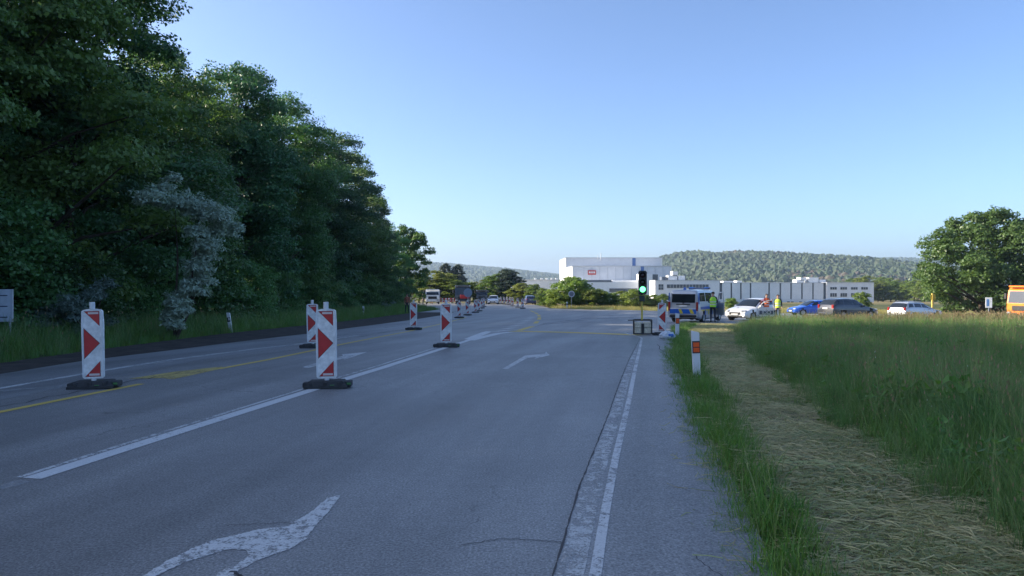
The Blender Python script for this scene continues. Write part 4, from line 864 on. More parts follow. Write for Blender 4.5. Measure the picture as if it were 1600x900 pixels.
def round_sign(px, py_c, py_foot, rad, label, face, rz=0):
    p = G(px, py_foot); cz = H - (py_c - HOR) * p.y / F - p.z; t = thing('round_sign', label, 'traffic sign', (p.x, p.y, p.z - .05), rz)
    m = MB(); m.tube([(0, .03, 0), (0, .03, cz + rad * .8)], .035, 8); m.build('post', M_GALV, t)
    m = MB(); m.lathe([(.0001, -.02), (rad, -.02), (rad, .012), (.0001, .012)], 28, 'y', (0, 0, cz)); d = m.build('disc', M_SBACK, t)
    if face:
        m = MB(); m.lathe([(.0001, -.024), (rad * .72, -.024), (rad * .72, -.021)], 28, 'y', (0, 0, cz)); m.build('face', flat('sign_grey_face', (.16, .17, .20), .5), d)
        m = MB(); m.lathe([(rad * .72, -.023), (rad * .98, -.023)], 28, 'y', (0, 0, cz)); m.build('rim', flat('sign_rim_pale', (.50, .50, .52), .5), d)
    return t
round_sign(893, 458.7, 482, .38, 'round sign with a pale rim in front of the hedge bushes', True)
round_sign(731, 456.5, 488, .42, 'round grey back of a sign in front of the dark lorry', False)
p = P(1545, 490, 53); gz_ = gz(p.x, 53); t = thing('white_sign', 'small white and blue sign on a post before the broad tree', 'traffic sign', (p.x, 53, gz_ - .05), R(-18)); hz_ = H - (464 - HOR) * 53 / F - gz_
m = MB(); m.tube([(0, .03, 0), (0, .03, hz_)], .035, 8); m.build('post', M_GALV, t)
m = MB(); m.box((0, 0, hz_ - .36), (.42, .03, .74), bev=.01); pn = m.build('panel', M_PLATE, t)
for a in (-.11, -.02): m = MB(); m.box((a, -.018, hz_ - .36), (.06, .006, .5)); m.build('blue_bar', flat('sign_blue', (.03, .16, .42), .5), pn)
p = P(1457, 480, 66); t = thing('yellow_post', 'yellow marker post left of the broad tree', 'post', (p.x, 66, gz(p.x, 66) - .05)); hz_ = H - (457.5 - HOR) * 66 / F - gz(p.x, 66)
m = MB(); m.box((0, 0, hz_ / 2), (.16, .16, hz_), bev=.02); m.build('post', flat('yellow_marker', (.50, .37, .08), .6), t); m = MB(); m.box((.07, -.0, hz_ - .35), (.30, .24, .5), bev=.02); m.build('box', flat('yellow_dark', (.40, .28, .03), .6), t)
# red and white barriers and the verge works far left
def barrier(px, py, label, wd=1.5):
    p = G(px, py); t = thing('barrier_board', label, 'barrier', p, R(4), 'barriers by the white lorry')
    for x in (-wd/2 + .1, wd/2 - .1): m = MB(); m.box((x, 0, .45), (.07, .07, .9)); m.box((x, 0, .03), (.12, .5, .06)); m.build('leg', M_STUB, t)
    n = 6
    for z in (.85, .42):
        for k in range(n): m = MB(); m.box((-wd/2 + (k + .5) * wd / n, -.045, z), (wd / n - .004, .03, .24)); m.build('stripe', M_RED if k % 2 else M_PLATE, t)
barrier(688, 474.6, 'red and white barrier just right of the orange worker', 1.4); barrier(698, 474.2, 'red and white barrier in the middle beside the white lorry', 1.6); barrier(709, 473.8, 'red and white barrier next to the dark lorry', 1.4)

# ================================================================== VEHICLES
M_GLASS = glassmat(); M_TYRE = flat('tyre_rubber', (.018, .018, .019), .8); M_RIM = flat('alloy_rim', (.42, .43, .44), .3, .7); M_BLACKP = flat('black_trim', (.016, .016, .018), .5); M_LENSR = flat('tail_lens', (.28, .015, .012), .2); M_LENSW = flat('head_lens', (.34, .36, .38), .12, 0, .25); M_NUM = flat('number_plate', (.62, .62, .60), .5); M_ORL = flat('indicator_orange', (.6, .2, .03), .3)
def wheel(t, x, y, r, side):
    w_ = .2; m = MB(); s = side
    m.lathe([(r * .66, -w_/2), (r * .92, -w_/2), (r, -w_/2 * .7), (r, w_/2 * .7), (r * .92, w_/2), (r * .66, w_/2)], 28, 'y', (0, 0, 0))
    o = m.build('wheel', M_TYRE, t, True, (x, y - side * w_ / 2, r)); m = MB()
    m.lathe([(r * .67, s * w_/2 * .92), (r * .62, s * w_/2 * .7), (r * .25, s * w_/2 * .55), (.0001, s * w_/2 * .62)], 28, 'y')
    for k in range(5):
        a = k * 2 * math.pi / 5; m.tube([(r*.12*math.cos(a), s*w_*.42, r*.12*math.sin(a)), (r*.62*math.cos(a), s*w_*.44, r*.62*math.sin(a))], [r*.10, r*.075], 6)
    m.build('rim', M_RIM, o, True)
def interp(pts): 
    xs = [p[0] for p in pts]; ys = [p[1] for p in pts]; return lambda x: float(np.interp(x, xs, ys))
def car(name, label, cat, loc, ang, S):
    """S: L, W, top, belt (outlines over x from nose 0 to tail L), ws, rw, win, wheels, r, paint"""
    t = thing(name, label, cat, loc, ang); L, W = S['L'], S['W']; top = interp(S['top']); belt = interp(S['belt']); rwid = S.get('rwid', .74); sh = S.get('shear', .0)
    xs = np.unique(np.round(np.concatenate([np.linspace(0, .5, 14), np.linspace(.5, L - .4, int((L - .9) / .06)), np.linspace(L - .4, L, 12)]), 4))
    rows = []; nose, tail = S.get('nose', .55), S.get('tail', .40)
    for x in xs:
        k = 1.0
        if x < nose: k *= 1 - S.get('nt', .16) * (1 - x / nose) ** 2.4
        if x > L - tail: k *= 1 - S.get('tt', .10) * (1 - (L - x) / tail) ** 2.4
        w_ = W / 2 * k; zt = top(x); zs = .20 + .10 * max(0, 1 - x / .5) + .12 * max(0, 1 - (L - x) / .5); zb = min(belt(x), zt - .05)
        g = min(1, max(0, (zt - zb - .06) / .3)); rw_ = .90 + (rwid - .90) * g; q = [(w_ * .88, zs), (w_ * .97, zs + .07), (w_, zs + .28 * (zb - zs)), (w_ * 1.0, zs + .62 * (zb - zs)), (w_ * .985, zb - .05), (w_ * .962, zb)]
        for i in range(1, 6):
            u = i / 6; q.append((w_ * (.955 + (rw_ - .955) * (u ** 1.25)), zb + .01 + (zt - .05 - zb) * u))
        q += [(w_ * rw_ * .965, zt - .025), (w_ * rw_ * .80, zt - .004), (w_ * .42, zt + .012), (0, zt + .018)]
        row = []
        for y, z in q:
            xx = x
            if sh and x > L - .3: xx = x - sh * max(0, z - .85) * ((x - (L - .3)) / .3)
            row.append((xx, y, z))
        rows.append(row)
    n = len(rows); m_ = len(rows[0]); groups = {}
    def put(key, quad): groups.setdefault(key, []).append(quad)
    for i in range(n - 1):
        xc = (xs[i] + xs[i+1]) / 2
        for j in range(m_ - 1):
            quad = [rows[i][j], rows[i+1][j], rows[i+1][j+1], rows[i][j+1]]; zc = sum(p[2] for p in quad) / 4
            if j < 5 and any((xc - wx) ** 2 + (zc - S['r']) ** 2 < (S['r'] + .05) ** 2 for wx in S['wheels']): continue
            key = 'body'
            if j >= 10 and S['ws'][0] < xc < S['ws'][1]: key = 'windscreen'
            elif j >= 10 and S['rw'] and S['rw'][0] < xc < S['rw'][1]: key = 'rear_window'
            elif 6 <= j <= 9:
                for wi, (a0, a1, b0, b1) in enumerate(S['win']):   # bottom from a0 to a1, top from b0 to b1
                    f = (j - 5.5) / 4.5
                    if a0 + (b0 - a0) * f < xc < a1 + (b1 - a1) * f: key = 'side_window%d' % wi
            put(key, quad)
    mats = {'body': S['paint']}
    body = None
    for key in ['body'] + [k for k in groups if k != 'body']:
        nm = 'side_window' if key.startswith('side') else key
        for side in ((1, -1) if key.startswith('side') else (0,)):
            m = MB()
            for quad in groups[key]:
                for s in ((1, -1) if side == 0 else (side,)): m.add([(p[0] - L/2, p[1] * s, p[2]) for p in quad], [(0, 1, 2, 3)])
            if key == 'body':
                for e in (0, n - 1):
                    ring = [(p[0] - L/2, p[1], p[2]) for p in rows[e]] + [(p[0] - L/2, -p[1], p[2]) for p in rows[e][::-1][1:]]; m.add(ring, [tuple(range(len(ring)))])
            me = m.mesh(nm, S['paint'] if key == 'body' else M_GLASS, False); bm = bmesh.new(); bm.from_mesh(me); bmesh.ops.remove_doubles(bm, verts=bm.verts, dist=.0015); bmesh.ops.recalc_face_normals(bm, faces=bm.faces); bm.to_mesh(me); bm.free()
            me.polygons.foreach_set('use_smooth', [True] * len(me.polygons)); me.set_sharp_from_angle(angle=R(32))
            o = obj(nm, me, t if key == 'body' or key in ('windscreen', 'rear_window') else t)
            if key == 'body': body = o
    m = MB(); m.box((0, 0, .34), (L - .7, W * .80, .22)); m.build('underbody', M_BLACKP, t)
    for wx in S['wheels']:
        for s in (1, -1):
            m = MB(); m.box((wx - L/2, s * W * .36, S['r'] + .08), (S['r'] * 2.1, W * .14, S['r'] * 1.5)); m.build('wheel_well', M_BLACKP, t); wheel(t, wx - L/2, s * W * .495, S['r'], s)
    sx = lambda x: x - L / 2
    def bit(nm, c, d, mt, par=t, bev=.015, rz=0): m = MB(); m.box((sx(c[0]), c[1], c[2]), d, rz, min(bev, min(d) * .4)); return m.build(nm, mt, par)
    for s in (1, -1):
        bit('headlight', (S.get('hlx', .10), s * W * .345, S.get('hlz', .66)), (.16, .36, .15), M_LENSW, rz=-s * .45, bev=.05)
        bit('tail_light', (L - S.get('tlx', .06), s * W * S.get('tly', .40), S.get('tlz', .86)), (.10, S.get('tlw', .20), S.get('tlh', .28)), M_LENSR, bev=.03, rz=s * .18)
        bit('mirror', (S['ws'][0] + .42, s * (W / 2 + .08), belt(1.5) + .06), (.12, .2, .14), S['paint'], bev=.04)
        for hx in S.get('handles', ()): bit('door_handle', (hx, s * W * .492, belt(2) - .10), (.17, .03, .03), S['paint'])
    bit('grille', (.0, 0, .52), (.05, W * .46, .16), M_BLACKP); bit('lower_grille', (.015, 0, .33), (.05, W * .62, .10), M_BLACKP); bit('number_plate', (-.028, 0, .46), (.02, .50, .11), M_NUM)
    bit('rear_plate', (L + .012, 0, S.get('rpz', .80)), (.02, .50, .11), M_NUM); bit('rear_bumper', (L - .02, 0, .42), (.12, W * .86, .16), S.get('bump', S['paint']), bev=.05)
    return t, body, bit, sx
def heading(v): return math.atan2(-v[1], -v[0])          # nose is at local -x
P_SILVER = carpaint('silver_paint', (.42, .44, .47), .35); P_WHITE = carpaint('white_paint', (.66, .67, .68)); P_BLUE = carpaint('blue_paint', (.015, .10, .50), .1); P_DARK = carpaint('dark_grey_paint', (.045, .047, .055), .3); P_VIOLET = carpaint('dark_blue_paint', (.05, .055, .12), .2); P_PALE = carpaint('pale_silver_paint', (.50, .51, .52), .3)
HATCH = dict(L=4.25, W=1.74, top=[(0, .58), (.10, .70), (.55, .82), (1.15, .93), (1.75, 1.28), (2.1, 1.42), (2.8, 1.46), (3.5, 1.42), (3.95, 1.25), (4.2, .98), (4.25, .80)], belt=[(0, .60), (.6, .78), (1.2, .88), (3.4, .97), (4.25, .95)], ws=(1.18, 2.02), rw=(3.58, 4.12), win=[(1.5, 2.45, 2.08, 2.45), (2.53, 3.42, 2.53, 3.2)], wheels=(.82, 3.42), r=.315, handles=(2.35, 3.3))
ESTATE = dict(L=4.6, W=1.78, top=[(0, .58), (.10, .70), (.6, .82), (1.25, .93), (1.9, 1.28), (2.25, 1.43), (3.0, 1.48), (3.9, 1.46), (4.2, 1.38), (4.5, 1.02), (4.6, .78)], belt=[(0, .60), (.6, .78), (1.3, .90), (3.6, .99), (4.6, .98)], ws=(1.28, 2.18), rw=(4.20, 4.50), win=[(1.6, 2.6, 2.2, 2.6), (2.68, 3.5, 2.68, 3.46), (3.58, 4.22, 3.56, 4.0)], wheels=(.88, 3.62), r=.325, tlz=.92, handles=(2.5, 3.4))
def spec(base, **kw): d = dict(base); d.update(kw); return d
def gp(px, Y): X = (px - CX) * Y / F; return Vector((X, Y, gz(X, Y) + .004))

# police-style van with blue and yellow bands
VAN = dict(L=4.9, W=1.90, top=[(0, .75), (.12, .92), (.75, 1.10), (.95, 1.18), (1.65, 1.78), (2.0, 1.90), (3.4, 1.94), (4.6, 1.92), (4.85, 1.86), (4.9, 1.80)], belt=[(0, .80), (.8, 1.02), (1.2, 1.10), (4.9, 1.14)], ws=(.98, 1.80), rw=None,
           win=[(1.35, 2.25, 1.85, 2.25), (2.35, 3.45, 2.35, 3.45), (3.55, 4.55, 3.55, 4.5)], wheels=(.95, 3.95), r=.33, paint=P_SILVER, rwid=.84, shear=.16, nt=.14, tt=.05, tail=.25, tlx=.03, tly=.445, tlw=.13, tlh=.52, tlz=.98, hlz=.80, rpz=1.00, bump=M_BLACKP, handles=(2.1, 2.5))
vp = gp(1089, 45.2); vh = (math.sin(R(33)), math.cos(R(33)))
van, vbody, bit, sx = car('police_van', 'silver van with blue and yellow bands and roof light bar', 'van', vp, heading(vh), VAN)
VL = 4.9
def rear(nm, y0, y1, z0, z1, mt, proud, par=None, n=1):
    """a panel on the leaning tail of the van"""
    f = lambda z: sx(VL - .16 * max(0, z - .85)) + proud
    m = MB(); m.add([(f(z0), y0, z0), (f(z0), y1, z0), (f(z1), y1, z1), (f(z1), y0, z1), (f(z0) - .03, y0, z0), (f(z0) - .03, y1, z0), (f(z1) - .03, y1, z1), (f(z1) - .03, y0, z1)], [(0, 1, 2, 3), (4, 7, 6, 5), (0, 4, 5, 1), (1, 5, 6, 2), (2, 6, 7, 3), (3, 7, 4, 0)]); return m.build(nm, mt, par or van)
P_BBLUE = flat('band_blue', (.01, .10, .42), .35); P_BYEL = flat('band_yellow', (.55, .45, .04), .4)
rear('rear_window', -.70, .70, 1.20, 1.70, M_GLASS, .012); rear('tailgate_trim', -.78, .78, .83, .87, flat('trim_white', (.62, .64, .66), .5), .014); rear('plate_recess', -.42, .42, 1.06, 1.13, M_BLACKP, .016); rear('emblem', -.05, .05, 1.145, 1.19, M_BLACKP, .016)
bb = rear('blue_band', -.80, .80, .56, .82, P_BBLUE, .012)
for a, b in ((.68, .48), (.02, -.16)):
    m = MB(); f = sx(VL) + .020; m.add([(f, a, .57), (f, b, .57), (f, b - .12, .81), (f, a - .12, .81)], [(0, 1, 2, 3)]); m.build('yellow_chevron', P_BYEL, bb)
for s in (1, -1):
    y = s * (.95 + .004)
    for x0, x1, z0, z1, mt, nm in ((.9, 4.55, .80, .96, P_BBLUE, 'blue_side_band'), (1.5, 4.4, .70, .79, P_BYEL, 'yellow_side_band')):
        m = MB(); m.box((sx((x0 + x1) / 2), y, (z0 + z1) / 2), (x1 - x0, .012, z1 - z0)); m.build(nm, mt, van)
    for k in range(4): m = MB(); m.box((sx(1.9 + k * .62), y + s * .004, .62), (.16, .012, .30)); m.build('side_chevron', P_BBLUE if k % 2 else P_BYEL, van)
    m = MB(); m.box((sx(4.72), s * .90, 1.42), (.10, .05, .70), bev=.02); m.build('corner_strip', P_BBLUE, van)
m = MB(); m.box((sx(2.0), 0, 2.0), (.30, 1.30, .10), bev=.03); lb = m.build('light_bar', flat('light_bar_dark', (.03, .05, .12), .2), van)
for s in (1, -1): m = MB(); m.box((sx(2.0), s * .48, 2.045), (.31, .30, .07), bev=.02); m.build('blue_lamp', P_BBLUE, lb)
m = MB(); m.lathe([(.09, 1.93), (.08, 2.05), (.05, 2.09), (.0001, 2.10)], 14, 'z', (sx(4.3), -.1, 0)); m.build('rear_beacon', P_BBLUE, van, True)
# open passenger door of the van, hinged at the front edge
hd = Matrix.Translation((sx(1.42), .95, 0)) @ Matrix.Rotation(R(40), 4, 'Z')
m = MB(); m.box((.50, 0, .78), (1.0, .07, .74), bev=.02)
for a, b in (((0.02, 0, 1.13), (.42, -.06, 1.76)), ((.42, -.06, 1.76), (.96, -.06, 1.78)), ((.96, -.06, 1.78), (.99, 0, 1.13))): m.tube([a, b], .03, 6)
dr = m.build('open_door', P_SILVER, van); dr.matrix_local = hd

# white car with the open front door
WC = spec(HATCH, paint=P_WHITE); wp = gp(1176, 49.5); wv = (-.76, -.65)
wc, wbody, bit, sx = car('white_car', 'white car facing the van with its front door open', 'car', wp, heading(wv), WC)
hd = Matrix.Translation((sx(1.30), -.88, 0)) @ Matrix.Rotation(R(-38), 4, 'Z')
m = MB(); m.box((.53, 0, .60), (1.06, .07, .62), bev=.03); dd = m.build('open_door', P_WHITE, wc); dd.matrix_local = hd
m = MB(); pts = [(.06, 0, .92), (.45, .05, 1.27), (.75, .07, 1.35), (1.02, .06, 1.36), (1.06, 0, .92)]; m.tube(pts, .028, 6); m.build('window_frame', P_WHITE, dd)
m = MB(); m.box((.14, -.10, .97), (.12, .2, .13), bev=.03); m.build('mirror', P_WHITE, dd)
m = MB(); m.box((.55, -.038, .56), (.92, .012, .26)); bn = m.build('dark_band', flat('band_slate', (.05, .07, .11), .5), dd)
fc = bpy.data.curves.new('lettering', 'FONT'); fc.body = 'IDO'; fc.size = .34; fc.align_x = 'CENTER'; fc.align_y = 'CENTER'; fc.extrude = .004
fo = bpy.data.objects.new('lettering_curve', fc); COL.objects.link(fo); dg = bpy.context.evaluated_depsgraph_get(); fme = bpy.data.meshes.new_from_object(fo.evaluated_get(dg)); bpy.data.objects.remove(fo); fme.materials.clear(); fme.materials.append(flat('letter_white', (.66, .67, .68), .5))
lo = obj('lettering', fme, bn); lo.matrix_local = Matrix.Translation((.55, -.052, .56)) @ Matrix.Rotation(R(90), 4, 'X')
bit('doorway_shade', (1.95, -.868, .62), (.98, .03, .56), M_BLACKP); bit('roof_aerial', (3.6, 0, 1.50), (.03, .03, .14), M_BLACKP); bit('bonnet_mark', (.75, .2, .875), (.35, .06, .01), M_LENSR)  # solid black panel on the body gives the shade inside the open doorway

# other parked cars
car('blue_car', 'bright blue car parked behind the dark estate car', 'car', gp(1268, 71), heading((-1.0, -.12)), spec(HATCH, paint=P_BLUE))
de_ = car('dark_estate', 'dark grey estate car with its tail towards the people', 'car', gp(1325, 59), heading((.93, .36)), spec(ESTATE, paint=P_DARK))[0]; de_.scale = (1.02, 1.02, 1.12)
sv, svb, bit, sx = car('silver_estate', 'silver estate car parked left of the broad tree', 'car', gp(1430, 60), heading((.90, .43)), spec(ESTATE, paint=P_PALE))
for s in (1, -1): m = MB(); m.tube([(sx(2.4), s * .56, 1.47), (sx(2.5), s * .56, 1.53), (sx(3.8), s * .56, 1.53), (sx(3.9), s * .56, 1.46)], .02, 6); m.build('roof_rail', M_RIM, sv)
car('oncoming_car', 'white car coming towards the camera by the far beacons', 'car', gp(771, 122), heading((-.05, -1.0)), spec(HATCH, paint=P_WHITE))
car('departing_car', 'dark blue car driving away past the far beacons', 'car', G(827, 475.8), heading((-.12, 1.0)), spec(HATCH, paint=P_VIOLET))

def lorry(name, label, loc, ang, cab, body, Wd=2.4, Ht=3.0, Lb=5.0, tank=False):
    t = thing(name, label, 'lorry', loc, ang); m = MB(); w2 = Wd / 2
    prof = [(-.9, .55), (-1.0, 1.0), (-.98, 1.5), (-.80, Ht - .25), (-.55, Ht), (.75, Ht + .05), (.8, .55)]
    m.prism([(x, z) for x, z in prof], 'y', -w2, w2); cb = m.build('cab', cab, t)
    m = MB(); m.add([(-1.0, -w2 * .9, 1.55), (-1.0, w2 * .9, 1.55), (-.83, w2 * .86, Ht - .32), (-.83, -w2 * .86, Ht - .32)], [(0, 1, 2, 3)]); m.build('windscreen', M_GLASS, t)
    m = MB(); m.box((-1.0, 0, 1.1), (.06, Wd * .62, .42), bev=.02); m.build('grille', M_BLACKP, cb); m = MB(); m.box((-1.02, 0, .62), (.24, Wd * .98, .34), bev=.05); m.build('bumper', cab, t)
    for s in (1, -1):
        m = MB(); m.box((-1.14, s * w2 * .76, .70), (.06, .36, .18), bev=.02); m.build('headlight', M_LENSW, t); m = MB(); m.box((0.0, s * (w2 + .006), 2.0), (.85, .014, .65)); m.build('side_window', M_GLASS, t)
        m = MB(); m.box((-.85, s * (w2 + .22), 2.1), (.10, .2, .5), bev=.03); m.build('mirror', M_BLACKP, t); m = MB(); m.box((-1.02, s * w2 * .45, Ht - .2), (.4, .5, .03)); 
        for x in (.0, Lb - .4): wheel(t, x, s * w2 * .96, .48, s)
    m = MB(); m.box((Lb / 2 - .2, 0, .75), (Lb, Wd * .45, .22)); m.build('chassis', M_BLACKP, t)
    if body is not None:
        m = MB(); m.box((Lb / 2 + .75, 0, 1.55), (Lb - .6, Wd, 1.3), bev=.04); bd = m.build('tipper_body', body, t)
        for k in range(5): m = MB(); m.box((1.4 + k * .85, 0, 1.55), (.08, Wd + .1, 1.2)); m.build('body_rib', body, bd)
    m = MB(); m.box((-.80, 0, Ht + .08), (.35, Wd * .9, .14), bev=.04); m.build('sun_visor', cab if not tank else M_BLACKP, t)
    return t
lw = gp(676, 124); lorry('white_lorry', 'white lorry standing by the roadworks beyond the wood', lw, R(95), P_WHITE, flat('tipper_grey', (.35, .36, .36), .6), 2.3, 2.35, 4.6)
lk2 = gp(723, 121); t = lorry('dark_lorry', 'dark lorry with a red front standing behind the round sign', lk2, R(92), P_DARK, flat('tipper_dark', (.05, .05, .055), .6), 2.5, 3.0, 5.4)
m = MB(); m.box((-1.06, -.35, 1.28), (.08, 1.5, .62), bev=.03); m.build('red_front_panel', M_RED, t)
lk3 = gp(753, 129); lorry('far_lorry', 'far dark van-like lorry just left of the white oncoming car', lk3, R(92), P_DARK, flat('tipper_dark', (.05, .05, .055), .6), 1.9, 2.3, 4.5)
P_ORANGE = carpaint('orange_paint', (.72, .20, .015)); q = gp(1608, 62); lorry('orange_lorry', 'orange lorry cut off by the right photo edge', q, R(20), P_ORANGE, P_ORANGE, 2.4, 2.85, 5.2)

# ================================================================== PEOPLE
M_SKIN = flat('skin', (.42, .25, .18), .6, var=.1); M_NAVY = flat('navy_cloth', (.012, .016, .03), .85); M_CHAR = flat('charcoal_cloth', (.03, .033, .04), .85); M_SHOE = flat('black_shoe', (.012, .012, .012), .6); M_HAIR = flat('dark_hair', (.02, .015, .012), .7); M_MAROON = flat('maroon_cloth', (.16, .03, .04), .85)
V_GREEN = flat('vest_yellow_green', (.36, .72, .05), .7, var=.08); V_LIME = flat('vest_lime', (.56, .76, .06), .7, var=.08); V_ORANGE = flat('vest_orange', (.80, .14, .03), .7, var=.08); M_REFL = flat('reflective_tape', (.58, .60, .60), .4)
def person(label, loc, face_deg, top_mat, leg_mat, vest, arms='down', stride=.0, hair=M_HAIR, Ht=1.76):
    """one continuous body grown from a jointed skeleton; clothes and hair are children"""
    k = Ht / 1.76; J = {}; E_ = []
    def j(nm, x, y, z, r1, r2=None): J[nm] = ((x * k, y * k, z * k), (r1 * k, (r2 or r1) * k))
    j('pelvis', 0, 0, .95, .15, .11); j('waist', 0, 0, 1.08, .135, .10); j('chest', 0, .01, 1.30, .165, .115); j('upper', 0, .01, 1.43, .14, .09); j('neck', 0, .0, 1.52, .055); j('jaw', 0, -.015, 1.60, .070, .080); j('skull', 0, -.005, 1.685, .082, .095); j('crown', 0, .0, 1.745, .05, .055)
    ch = [('pelvis', 'waist'), ('waist', 'chest'), ('chest', 'upper'), ('upper', 'neck'), ('neck', 'jaw'), ('jaw', 'skull'), ('skull', 'crown')]
    for s, sd in ((1, 'l'), (-1, 'r')):
        st = stride * s
        j('hip' + sd, .095 * s, 0, .89, .092); j('knee' + sd, .11 * s, -.02 - st * .55, .50, .060); j('calf' + sd, .112 * s, .01 - st * .5, .36, .055); j('ankle' + sd, .115 * s, .02 - st, .10, .040); j('heel' + sd, .115 * s, .03 - st, .05, .042); j('toe' + sd, .135 * s, -.15 - st, .035, .034)
        j('sho' + sd, .175 * s, .01, 1.43, .062)
        if arms == 'down': j('elb' + sd, .235 * s, .03, 1.15, .046); j('wri' + sd, .24 * s, -.06, .91, .030); hd = (0.0, -.25, -.95)
        elif arms == 'front': j('elb' + sd, .245 * s, -.05, 1.17, .046); j('wri' + sd, .10 * s, -.27, 1.14, .030); hd = (-.7 * s, -.6, .15)
        else: j('elb' + sd, .26 * s, -.13, 1.24, .046); j('wri' + sd, .16 * s, -.36, 1.36 if s > 0 else 1.22, .030); hd = (-.2 * s, -.8, .5)
        j('palm' + sd, J['wri' + sd][0][0] / k + hd[0] * .07, J['wri' + sd][0][1] / k + hd[1] * .07, J['wri' + sd][0][2] / k + hd[2] * .07, .040, .020)
        ch += [('pelvis', 'hip' + sd), ('hip' + sd, 'knee' + sd), ('knee' + sd, 'calf' + sd), ('calf' + sd, 'ankle' + sd), ('ankle' + sd, 'heel' + sd), ('heel' + sd, 'toe' + sd), ('upper', 'sho' + sd), ('sho' + sd, 'elb' + sd), ('elb' + sd, 'wri' + sd), ('wri' + sd, 'palm' + sd)]
        J['hand' + sd] = (hd, s)
    names = [n for n in J if not n.startswith('hand')]; ix = {n: i for i, n in enumerate(names)}
    me = bpy.data.meshes.new('skeleton'); me.from_pydata([J[n][0] for n in names], [(ix[a], ix[b]) for a, b in ch], []); so = bpy.data.objects.new('skeleton', me); COL.objects.link(so)
    md = so.modifiers.new('skin', 'SKIN'); md.use_smooth_shade = True
    for n in names: sv_ = me.skin_vertices[0].data[ix[n]]; sv_.radius = J[n][1]; sv_.use_root = (n == 'pelvis')
    sb = so.modifiers.new('sub', 'SUBSURF'); sb.levels = 1; sb.render_levels = 1
    dg = bpy.context.evaluated_depsgraph_get(); bmz = bpy.data.meshes.new_from_object(so.evaluated_get(dg)); bpy.data.objects.remove(so)
    bm = bmesh.new(); bm.from_mesh(bmz)
    # fingers, thumb, nose and ears joined into the body
    def cone(p0, p1, r0, r1):
        d = (Vector(p1) - Vector(p0)); mat = Matrix.Translation(Vector(p0).lerp(Vector(p1), .5)) @ d.to_track_quat('Z', 'Y').to_matrix().to_4x4(); bmesh.ops.create_cone(bm, cap_ends=True, segments=6, radius1=r0, radius2=r1, depth=d.length, matrix=mat)
    for sd in 'lr':
        hd, s = J['hand' + sd]; d = Vector(hd).normalized(); pc = Vector(J['palm' + sd][0]); side = d.cross(Vector((0, 0, 1)) if abs(d.z) < .8 else Vector((1, 0, 0))).normalized(); cur = Vector((0, -.6, 0)) if arms == 'down' else Vector((0, 0, -.5))
        for q, ln in ((-1.5, .062), (-.5, .074), (.5, .078), (1.5, .068)):
            a = pc + side * q * .018 * k + d * .03 * k; b = a + d * ln * .55 * k; c = b + (d + cur).normalized() * ln * .5 * k; cone(a, b, .0095 * k, .0085 * k); cone(b, c, .0085 * k, .006 * k)
        a = pc + side * .036 * k - d * .01 * k; b = a + (d * .7 + side * .8).normalized() * .05 * k; cone(a, b, .011 * k, .008 * k)
    sk = Vector(J['skull'][0]); cone(sk + Vector((0, -.085, -.005)) * k, sk + Vector((0, -.118, -.03)) * k, .012 * k, .009 * k)
    for s in (1, -1): cone(sk + Vector((.075 * s, .01, -.02)) * k, sk + Vector((.095 * s, .02, -.015)) * k, .026 * k, .018 * k)
    bm.to_mesh(bmz); bm.free(); bmz.materials.clear()
    for m_ in (M_SKIN, top_mat, leg_mat, M_SHOE): bmz.materials.append(m_)
    wl = J['wril'][0]; wr = J['wrir'][0]
    for f in bmz.polygons:
        c = f.center; f.use_smooth = True; z = c.z / k
        if z < .105: f.material_index = 3
        elif (c - Vector(wl)).length < .07 * k or (c - Vector(wr)).length < .07 * k or (c - Vector(J['palml'][0])).length < .14 * k or (c - Vector(J['palmr'][0])).length < .14 * k: f.material_index = 0
        elif z > 1.515: f.material_index = 0
        elif z < .99 and abs(c.x / k) < .215: f.material_index = 2
        else: f.material_index = 1
    t = thing('person', label, 'person', (loc[0], loc[1], loc[2]), R(face_deg)); obj('body', bmz, t)
    # hair cap
    m = MB(); n = 12; hp = Vector((0, .008 * k, 1.685 * k)); vs = []; fs = []
    for i in range(6):
        a = R(90) - R(112) * i / 5; rr, zz = .105 * k * math.cos(a), .098 * k * math.sin(a)
        for q in range(n):
            an = 2 * math.pi * q / n; front = max(0, -math.sin(an)); zq = max(zz, -.02 * k + front * .065 * k); vs.append((hp.x + rr * .93 * math.cos(an), hp.y + rr * 1.08 * math.sin(an) * (1 if math.sin(an) > 0 else .97), hp.z + zq))
    for i in range(5):
        for q in range(n): fs.append((i*n+q, i*n+(q+1) % n, (i+1)*n+(q+1) % n, (i+1)*n+q))
    m.add(vs, fs); m.build('hair', hair, t, True)
    for s in (1, -1): m = MB(); m.box((.032 * s * k, -.098 * k, 1.685 * k), (.022 * k, .008, .010 * k)); m.build('eye', M_HAIR, t)
    m = MB(); m.box((0, -.094 * k, 1.605 * k), (.045 * k, .008, .010 * k)); m.build('mouth', flat('lip', (.30, .10, .08), .6), t)
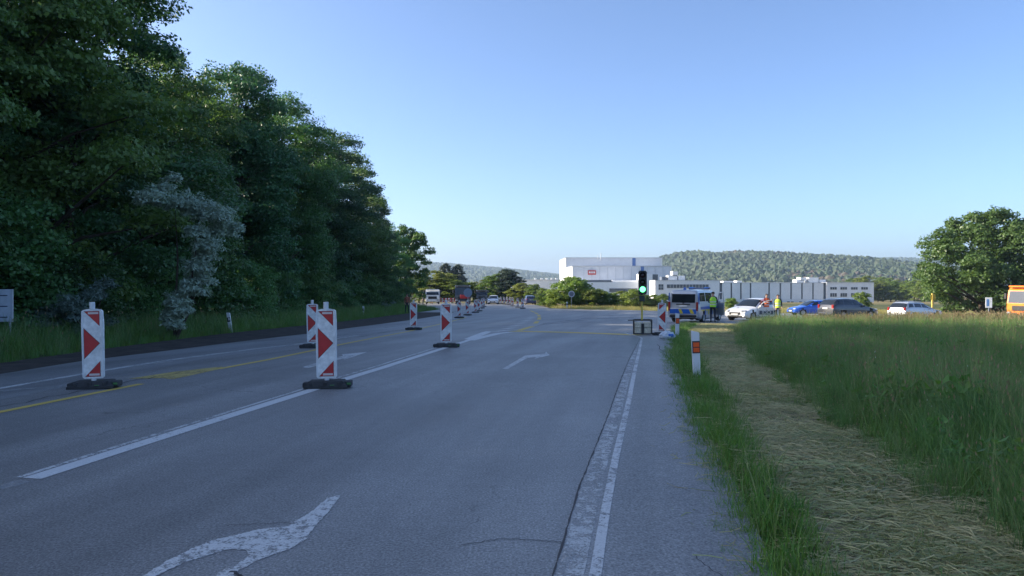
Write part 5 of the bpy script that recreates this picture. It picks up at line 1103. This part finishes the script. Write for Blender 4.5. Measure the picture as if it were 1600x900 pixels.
    if vest is not None:
        m = MB(); n = 20; vs = []; fs = []; lev = ((.90, .185, .140), (1.0, .180, .136), (1.12, .172, .130), (1.30, .196, .145), (1.40, .190, .132), (1.475, .120, .098))
        for z, a, b in lev:
            for q in range(n): an = 2 * math.pi * q / n; vs.append((a * k * math.cos(an), .008 * k + b * k * math.sin(an), z * k))
        for i in range(len(lev) - 1):
            for q in range(n): fs.append((i*n+q, i*n+(q+1) % n, (i+1)*n+(q+1) % n, (i+1)*n+q))
        m.add(vs, fs); vo = m.build('vest', vest, t, True)
        for z in (1.02, 1.17):
            m = MB(); m.lathe([(1.0, z * k), (1.0, (z + .05) * k)], 20); me_ = m.mesh('tape', M_REFL)
            for v in me_.vertices: v.co.x *= .186 * k; v.co.y = v.co.y * .142 * k + .008 * k
            obj('reflective_tape', me_, vo)
    return t
def stand(px, Y): g = gp(px, Y); return (g.x, g.y, g.z)
person('person in a green-yellow vest and dark trousers at the van door', stand(1114, 42.6), 165, M_NAVY, M_NAVY, V_GREEN, 'front')
person('person in an orange vest behind the open white car door', stand(1198, 48.9), 15, M_MAROON, M_CHAR, V_ORANGE, 'up', hair=flat('brown_hair', (.05, .03, .02), .7))
person('person in a lime yellow vest and black trousers right of the white car', stand(1215.5, 47.6), -25, M_CHAR, M_CHAR, V_LIME, 'down', Ht=1.70)
person('person in dark trousers walking along the foot of the wood', tuple(G(636, 489)), 20, flat('rust_cloth', (.30, .10, .06), .85), M_CHAR, None, 'down', .14)
person('worker in an orange suit in front of the white lorry', tuple(G(674.5, 475.2)), 10, V_ORANGE, V_ORANGE, V_ORANGE, 'down')
person('person in grey clothes left of the white lorry', tuple(G(661, 476.5)), 60, flat('grey_cloth', (.25, .22, .2), .85), M_CHAR, None, 'down')

# ================================================================== HAZE
m, n, out = new_mat('haze_air'); v = nd(n, 'ShaderNodeVolumePrincipled'); v.inputs['Color'].default_value = (.60, .78, 1.0, 1); v.inputs['Density'].default_value = .00021; v.inputs['Anisotropy'].default_value = .25
lk(n, v.outputs[0], out.inputs['Volume'])
mb = MB(); mb.box((0, 2450, 44), (9800, 5300, 112)); hz = mb.build('haze', m); tag(hz, 'thin bluish haze over the distance', kind='stuff')
